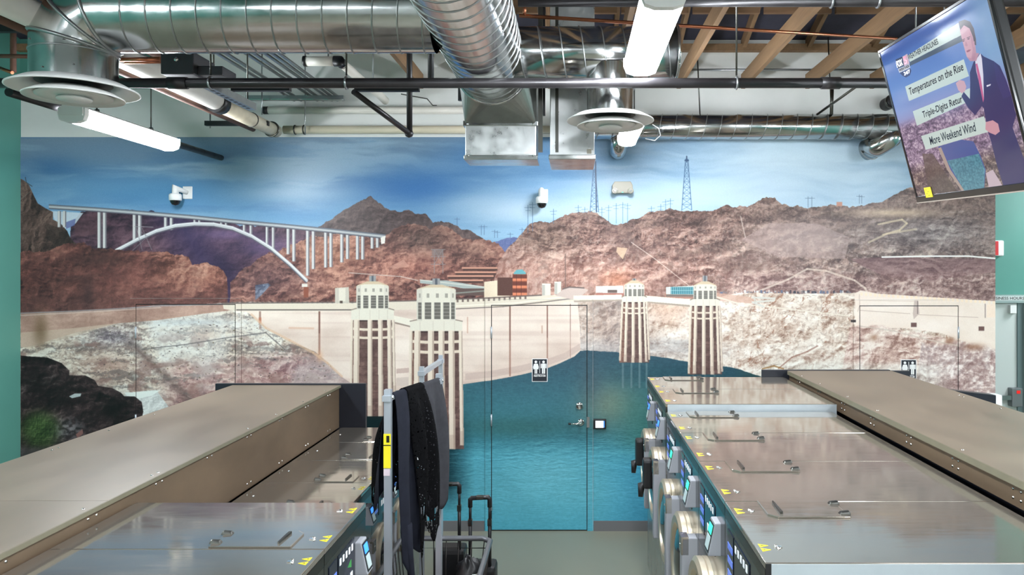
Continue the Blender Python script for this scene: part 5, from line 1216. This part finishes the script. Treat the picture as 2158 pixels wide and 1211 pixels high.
BA, BB = A+Vector((.01, 0, -.045)), B+Vector((0, 0, -.045))
local(MB().sweep([BA, BB], .0165, 12), ct).build('hanging_bar', POST, ct)
za, zb2 = px(0, 912, 4.0).z, px(0, 984, 4.0).z
lb = local(MB().box(A.x-.0195, A.x+.0195, 3.978, 3.9805, zb2, za), ct).build('yellow_label', YEL, ct)
local(MB().box(A.x-.0195, A.x+.0195, 3.977, 3.978, px(0, 937, 4.0).z, px(0, 935, 4.0).z), ct).build('label_line', BLACK, lb)
local(MB().box(A.x-.004, A.x+.012, 3.977, 3.978, px(0, 930, 4.0).z, px(0, 916, 4.0).z), ct).build('label_print', EDGE, lb)
local(MB().box(A.x-.0195, A.x+.014, 3.979, 3.9805, px(0, 1000, 4.0).z, zb2-.004), ct).build('small_flag_label', mat('pale_pink_label', (214, 196, 204), .5), ct)
# second hanging rail behind
Cc = Vector((px(889, 0, 5.02).x, 5.02, px(0, 772, 5.02).z)); Dd = Vector((px(929, 0, 5.6).x, 5.6, px(0, 748, 5.6).z))
gr = thing('garment_rail', 'silver garment rail standing behind the draped cart', 'garment rail', (Cc.x, 5.3, 0))
for Q in (Cc, Dd):
    local(MB().sweep([(Q.x, Q.y, .05), (Q.x, Q.y, Q.z)], .021, 4, square=True), gr).build('rail_post', POST, gr)
    local(MB().box(Q.x-.022, Q.x+.022, Q.y-.03, Q.y+.03, Q.z-.06, Q.z-.03), gr).build('bracket', POST, gr)
    local(MB().box(Q.x-.11, Q.x+.11, Q.y-.025, Q.y+.025, .0, .05), gr).build('foot', POST, gr, bevel=.006)
local(MB().sweep([Cc+Vector((0, 0, -.045)), Dd+Vector((0, 0, -.045))], .021, 4, square=True), gr).build('top_bar', POST, gr)
# garments over the bar: sheets with folds, each a cloth of its own
def garment(name, label, m, f0, f1, dropR, dropL, seed, folds, fringe=0, bulge=.05, off=.02, spread=-.10):
    rr = random.Random(seed); d = (BB-BA); Ln = d.length; d.normalize(); side = Vector((d.y, -d.x, 0)).normalized()   # towards +x
    nu, nv = 36, 26; rows = []
    ph = [rr.uniform(0, 6) for _ in range(5)]
    prof = [(-dropL*(1-k/nv), None) for k in range(nv)]+[(0, a*PI/16) for a in range(-8, 9)]+[(dropR*(k+1)/nv, None) for k in range(nv)]
    for s_, ang in prof:
        row = []
        for j in range(nu+1):
            u = f0+(f1-f0)*j/nu; base = BA+d*(u*Ln)
            if ang is not None:
                p = base+side*(off*math.sin(ang)); p.z = base.z+off*math.cos(ang); row.append(p); continue
            sg = 1 if s_ > 0 else -1; hang = abs(s_); low = dropR if sg > 0 else dropL
            g = 1-math.exp(-hang*5)
            crease = abs(math.sin(u*folds*5+ph[0]+hang*1.2))**.7*.6+math.sin(u*folds*13+ph[1]+hang*3)*.25+math.sin(u*29+ph[2]-hang*2)*.15
            o = off+(bulge if sg > 0 else bulge*1.9)*g*(.35+.75*crease)
            edge = fringe*(math.sin(u*31+ph[3])*.5+math.sin(u*17+ph[4])*.5)*(hang/max(low, .01))**3
            p = base+d*(math.sin(hang*6+ph[1])*.012*g+(u-(f0+f1)/2)*spread*hang*Ln)+side*(sg*o); p.z = base.z-hang-edge
            row.append(p)
        rows.append(row)
    w_ = nu+1
    fs = [(i*w_+j, i*w_+j+1, (i+1)*w_+j+1, (i+1)*w_+j) for i in range(len(rows)-1) for j in range(nu)]
    if name == 'lace_shawl':
        rq = random.Random(3); fs = [f for f in fs if not (f[0]//w_ > len(rows)-9 and rq.random() < .24) and not (f[0]//w_ < 4 and rq.random() < .3)]
    o = MB().add([p for r_ in rows for p in r_], fs, True).build(name, m, None, loc=tuple(BA))
    md = o.modifiers.new('thickness', 'SOLIDIFY'); md.thickness = .004; md.offset = 0
    return tag(o, label, 'clothing', 'dark clothes on the cart rack')
garment('grey_garment', 'charcoal grey garment draped at the far end of the cart rack', CLOTHG, .50, .985, .73, .45, 2, 1.6, .05, .06)
garment('lace_shawl', 'black lace shawl draped over the middle of the cart rack', LACE, .24, .58, .82, .55, 5, 2.2, .12, .11, .028, .35)
garment('navy_garment', 'dark navy garment draped beside the labelled post', CLOTHN, .02, .32, .9, .56, 9, 2.4, .08, .06, .022)
# cloth tail hanging to the basket
tp = BA+(BB-BA)*.12
pts = [tp+Vector((.06, -.02, -.70)), tp+Vector((.075, -.02, -.88)), tp+Vector((.085, -.015, -1.0)), tp+Vector((.07, -.01, -1.12))]
tag(MB().sweep(pts, [.03, .022, .02, .012], 8).build('cloth_strap', CLOTHN, loc=pts[0]), 'dark twisted strap hanging down into the wire basket', 'clothing')
# things in the basket
def lump(name, label, cat, c, rx, ry, rz_, m, seed, n=14):
    rr = random.Random(seed); v = []; ph = [rr.uniform(0, 6) for _ in range(6)]
    mb = MB(); prof = []
    vs = []; fs = []
    for i in range(n+1):
        th = PI*i/n
        for j in range(2*n):
            a = 2*PI*j/(2*n); k_ = 1+.13*math.sin(3*a+ph[0])*math.sin(th)+.1*math.sin(5*a+ph[1]+3*th)+.08*math.sin(7*th+ph[2]+2*a)
            vs.append((rx*k_*math.sin(th)*math.cos(a), ry*k_*math.sin(th)*math.sin(a), rz_*k_*math.cos(th)))
    w_ = 2*n
    fs = [(i*w_+j, i*w_+(j+1) % w_, (i+1)*w_+(j+1) % w_, (i+1)*w_+j) for i in range(n) for j in range(w_)]
    o = mb.add(vs, fs, True).build(name, m); o.location = c
    return tag(o, label, cat)
RED = mat('rust_red_cloth', (176, 72, 48), .85, var=.25, vscale=14, bump=.3, bscale=40)
PATT = mat('mixed_print_cloth', (120, 84, 84), .85, var=.5, vscale=26, col2=(210, 190, 180), bump=.3, bscale=40)
lump('red_laundry', 'rust red bundle of laundry lying in the wire basket', 'laundry', (-.70, 4.32, .50), .125, .18, .14, RED, 1)
lump('patterned_laundry', 'dark patterned bundle of laundry beside the red one in the basket', 'laundry', (-.97, 4.25, .48), .085, .22, .13, PATT, 2)
lump('black_bag', 'black bag at the far right of the wire basket', 'bag', (-.66, 4.64, .52), .09, .06, .15, BLACK, 3)
t = thing('clear_cup', 'small clear pinkish plastic cup on the red laundry', 'cup', (-.735, 4.2, .62))
MB().lathe([(.028, 0), (.036, .09), (.033, .09), (.026, .004), (.001, .004)], (0, 0, 0), 'z', 20).build('cup_body', mat('pinkish_plastic', (226, 206, 204), .3), t)
MB().lathe([(.036, .085), (.039, .088), (.039, .094), (.035, .094)], (0, 0, 0), 'z', 20).build('cup_rim', WPL, t)
t = thing('bottle_cap', 'white round bottle cap beside the black bag in the basket', 'cap', (-.585, 4.50, .585))
MB().lathe([(.001, .03), (.03, .03), (.036, .02), (.036, -.03), (.001, -.03)], (0, 0, 0), 'x', 24).build('cap_body', WPL, t)
MB().lathe([(.037, .008), (.039, .006), (.039, -.006), (.037, -.008)], (0, 0, 0), 'x', 24).build('cap_ridge', CREAM, t)
# trolley suitcases behind the cart
def suitcase(label, x0, x1, y, ztop):
    t = thing('trolley_suitcase', label, 'suitcase', ((x0+x1)/2, y, 0), 0, 'trolley suitcases behind the cart')
    w = (x1-x0)/2
    MB().box(-w-.04, w+.04, -.09, .09, .05, .50).build('case_body', BLACK, t, bevel=.03)
    for s in (-1, 1):
        MB().sweep([(s*w, -.06, .48), (s*w, -.06, .8)], .012, 10).build('lower_tube', BLACK, t)
        MB().sweep([(s*w, -.06, .78), (s*w, -.06, ztop-.03)], .0095, 10).build('upper_tube', BLACK, t)
        MB().box(s*w-.014, s*w+.014, -.075, -.045, .77, .81).build('tube_collar', EDGE, t)
        MB().lathe([(.001, -.012), (.025, -.012), (.03, 0), (.025, .012), (.001, .012)], (s*(w+.01), .05, .03), 'x', 16).build('wheel', BLACK, t)
    MB().sweep([(-w, -.06, ztop-.06), (-w, -.06, ztop-.012), (-w+.012, -.06, ztop), (w-.012, -.06, ztop+.006), (w, -.06, ztop-.008), (w, -.06, ztop-.06)], .0155, 10).build('pull_grip', BLACK, t)
    MB().box(-.025, .025, -.082, -.04, ztop-.004, ztop+.016).build('release_button', EDGE, t, bevel=.004)
suitcase('black trolley suitcase with raised handle right of the cart', px(991, 0, 4.94).x, px(1032, 0, 4.94).x, 5.0, px(0, 1049, 4.94).z)
suitcase('black trolley suitcase mostly hidden behind the hanging clothes', px(925, 0, 5.24).x, px(968, 0, 5.24).x, 5.3, px(0, 1021, 5.24).z)
# ================================================================= television hung from the ceiling
def tv():
    rays = [Vector(((x-VX)/F, 1, -(y-VY)/F)) for x, y in ((1851, 107), (2079, -35), (2225, 394), (1954, 425))]
    A_ = np.array([[rays[0][k], -rays[1][k], rays[2][k]] for k in range(3)])
    d = np.linalg.solve(A_, np.array(rays[3]))
    TL, TR, BR, BL = rays[0]*d[0], rays[1]*d[1], rays[2]*d[2], rays[3]
    hgt = (BL-TL).length; s = .74/hgt
    TL, TR, BR, BL = [p*s for p in (TL, TR, BR, BL)]
    eye = Vector((0, 0, EYE))
    U = (TR-TL); W = U.length; U.normalize()
    V = (BL-TL); V = (V-U*V.dot(U)); H = V.length; V.normalize()
    Nn = U.cross(V).normalized()
    if Nn.dot(-TL) < 0: Nn = -Nn
    O = TL+eye
    t = thing('television', 'wall sized flat television hung from the ceiling at upper right, tilted down showing weather', 'television', tuple(O))
    def P(u, v, n=0): return U*u+V*v+Nn*n            # local to the Empty
    def slab(u0, u1, v0, v1, n0, n1): return MB().hexa([P(u0, v0, n0), P(u1, v0, n0), P(u1, v1, n0), P(u0, v1, n0), P(u0, v0, n1), P(u1, v0, n1), P(u1, v1, n1), P(u0, v1, n1)])
    bz_ = .014
    slab(0, W, 0, H, -.045, -.004).build('shell', mat('tv_shell', (12, 12, 13), .3), t, bevel=.008)
    gl = mat('gloss_bezel', (10, 10, 11), .14)
    for n_, q in (('bezel', (0, W, 0, bz_)), ('bezel', (0, W, H-.030, H)), ('bezel', (0, bz_, bz_, H-.03)), ('bezel', (W-bz_, W, bz_, H-.03))):
        slab(*q, -.006, .004).build(n_, gl, t, bevel=.002)
    slab(0, W, H-.003, H+.002, -.02, .006).build('silver_edge', CHROME, t)
    slab(W*.3, W*.98, H*.55, H*.985, -.10, -.044).build('back_housing', BLACK, t, bevel=.02)
    # picture
    RW = 900; RH = int(RW*H/W)
    def uv(x, y):
        r = Vector(((x-VX)/F, 1, -(y-VY)/F)); k = TL.dot(Nn)/r.dot(Nn); q = r*k-TL
        return q.dot(U), q.dot(V)
    def im(x, y): a, b = uv(1758+x/2.69, y/2.69); return a/W*RW, b/H*RH     # from the close view of the photograph
    Q = Print(RW, RH, 0, 0)
    Q.a[:] = Q.ramp(Q.Y/RH, (0, (58, 92, 168)), (.28, (92, 130, 196)), (.42, (128, 142, 196)), (.52, (150, 132, 172)), (1, (96, 80, 92)))
    n01 = lambda v: np.clip((v-v.mean())/(v.std()*4)+.5, 0, 1)
    nz = n01(Q.fbm(40, 14, 5, 5)); n2 = n01(Q.fbm(9, 6, 6, 3))
    city = np.clip((Q.Y/RH-.47)/.06, 0, 1)
    Q.put(city, Q.ramp(.5*nz+.5*n2, (.1, (76, 62, 84)), (.5, (136, 112, 140)), (.9, (206, 186, 200))))
    Q.put(np.clip((Q.Y/RH-.74)/.08, 0, 1)*.8, Q.ramp(.5*nz+.5*n2, (.1, (44, 34, 38)), (.5, (92, 76, 70)), (.9, (164, 146, 124))))
    pl = lambda pts, c, a=1.: Q.poly([im(*p) for p in pts], c, a)
    Q.put(np.clip((Q.X/RW-.72)/.2, 0, 1)*np.clip((.45-Q.Y/RH)/.1, 0, 1)*.55, (150, 186, 206))
    pl([(590, 830), (720, 790), (790, 800), (830, 880), (860, 960), (850, 1090), (740, 1095), (640, 940)], (62, 84, 150)); pl([(640, 910), (820, 870), (855, 960), (850, 1090), (745, 1092)], Q.ramp(n2, (0, (48, 110, 130)), (1, (84, 150, 168))))
    pl([(590, 840), (606, 832), (660, 960), (745, 1088), (730, 1090), (640, 960)], (168, 150, 140)); pl([(860, 980), (900, 960), (960, 1060), (880, 1072)], (196, 176, 186)); pl([(500, 870), (560, 870), (700, 1085), (540, 1095)], (74, 60, 52), .7)
    bar_ = (198, 214, 208)
    pl([(415, 315), (705, 128), (722, 198), (430, 350)], bar_); pl([(430, 350), (722, 198), (730, 232), (428, 374)], (58, 70, 86))
    for q in ([(403, 490), (735, 334), (765, 430), (425, 572)], [(446, 630), (770, 498), (780, 566), (470, 712)], [(493, 770), (850, 657), (876, 746), (520, 848)]): pl(q, bar_)
    pl([(348, 337), (387, 320), (398, 372), (362, 388)], (44, 48, 74)); pl([(387, 320), (415, 304), (428, 360), (398, 373)], (206, 176, 188)); pl([(362, 390), (426, 362), (432, 384), (370, 412)], (206, 208, 216)); pl([(372, 412), (433, 386), (438, 400), (430, 425), (408, 438), (390, 430)], (52, 60, 104))
    # presenter: dark suit, white shirt, pink tie
    suit = (44, 38, 96)
    pl([(828, 300), (850, 320), (905, 345), (940, 372), (975, 450), (1005, 540), (1032, 650), (1012, 720), (1040, 800), (1085, 920), (1110, 1068), (965, 1068), (925, 940), (890, 800), (872, 740), (848, 610), (838, 600), (800, 652), (760, 610), (722, 545), (735, 520), (770, 560), (772, 470), (770, 410), (790, 352)], suit)
    pl([(905, 345), (975, 450), (1005, 540), (960, 560), (920, 460)], (54, 46, 112), .6)
    pl([(800, 345), (830, 300), (838, 330), (846, 420), (850, 560), (830, 500), (806, 400)], (222, 218, 232)); pl([(802, 362), (812, 358), (832, 440), (850, 560), (845, 580), (824, 480)], (196, 92, 140))
    pl([(864, 482), (890, 474), (886, 484), (866, 492)], (230, 226, 240))
    pl([(712, 160), (735, 142), (770, 150), (790, 190), (800, 250), (806, 300), (796, 340), (772, 346), (752, 320), (738, 270), (722, 210)], (204, 156, 172)); pl([(790, 300), (822, 300), (806, 344), (780, 346)], (186, 140, 158))
    pl([(706, 122), (740, 110), (772, 122), (792, 160), (804, 220), (806, 256), (796, 252), (788, 210), (768, 160), (736, 142), (716, 170)], (72, 60, 72))
    pl([(768, 180), (786, 210), (800, 260), (806, 300), (796, 338), (778, 330), (786, 280), (776, 226)], (178, 132, 152), .7); pl([(784, 236), (796, 232), (798, 262), (788, 268)], (196, 146, 164)); pl([(716, 184), (738, 160), (760, 160), (750, 176), (724, 196)], (214, 172, 186), .8)
    for ex_, ey_ in ((733, 232), (762, 220)): pl([(ex_-9, ey_+2), (ex_, ey_-4), (ex_+9, ey_-4), (ex_+2, ey_+3)], (84, 60, 80)); pl([(ex_-11, ey_-7), (ex_+9, ey_-15), (ex_+10, ey_-11), (ex_-9, ey_-4)], (92, 70, 86))
    pl([(745, 232), (742, 258), (754, 262), (758, 256), (752, 240)], (186, 136, 154)); pl([(750, 288), (764, 280), (778, 280), (766, 292), (754, 296)], (150, 84, 108)); pl([(752, 320), (772, 346), (796, 340), (800, 318), (778, 330)], (176, 128, 148), .6)
    pl([(690, 470), (712, 452), (738, 458), (750, 490), (742, 516), (724, 528), (704, 510)], (206, 164, 176)); pl([(860, 690), (900, 680), (930, 700), (940, 744), (915, 764), (880, 750), (858, 732)], (206, 150, 162))
    scr = slab(bz_, W-bz_, bz_, H-.03, -.004, .001).build('screen', picture('weather_broadcast', np.clip(Q.a, 0, 255), {'emit': .9, 'Roughness': .1}), t)
    l = scr.data.uv_layers.new(name='print')
    for lp in scr.data.loops:
        c = scr.data.vertices[lp.vertex_index].co; l.data[lp.index].uv = (c.dot(U)/W, 1-c.dot(V)/H)
    ink = mat('screen_ink', (16, 20, 32), .7, emit=.02, spec=.1); wht = mat('screen_white', (236, 236, 240), .3, emit=.8); rd_ = mat('screen_red', (150, 60, 84), .3, emit=.5)
    def txt(body, p_bl, p_br, p_tl, m, bold=.012):
        a, b, c = [uv(1758+x/2.69, y/2.69) for x, y in (p_bl, p_br, p_tl)]
        o = P(a[0], a[1], .0022); u_ = P(b[0]-a[0], b[1]-a[1]); v_ = P(c[0]-a[0], c[1]-a[1])
        text_mesh('screen_lettering', body, m, scr, o, u_.normalized(), v_.normalized(), u_.length, v_.length, bold)
    txt('WEATHER HEADLINES', (424, 340), (594, 248), (417, 312), ink); txt('FOX', (360, 384), (393, 368), (352, 348), wht); txt('5', (402, 366), (420, 356), (392, 326), rd_, .03)
    txt('WEATHER', (372, 406), (430, 379), (368, 392), ink, .03); txt('24/7', (400, 428), (434, 412), (396, 408), wht)
    txt('Temperatures on the Rise', (434, 552), (740, 411), (424, 500), ink); txt('Triple-Digits Retur', (510, 680), (734, 590), (500, 632), ink); txt('More Weekend Wind', (550, 822), (808, 742), (540, 776), ink)
    a = uv(1950, 399); b = uv(1971, 417)
    st = slab(a[0]+.0, a[0]+.06, H-.066, H-.02, .004, .0055).build('yellow_sticker', YEL, t)
    for q in range(4): slab(a[0]+.012+.016*(q % 2), a[0]+.02+.016*(q % 2), H-.058+.009*q, H-.054+.009*q, .0055, .006).build('sticker_print', BLACK, st)
    c = P(W*.55, H*.4, -.06)
    MB().sweep([c, c+Vector((.12, 0, .1)), c+Vector((.14, 0, 1.7))], .022, 12).build('ceiling_pole', BLKP, t)
    MB().sweep([P(W*.55, H*.25, -.05), P(W*.55, H*.6, -.05)], .03, 4, square=True).build('mount_bracket', BLKM, t)
tv()
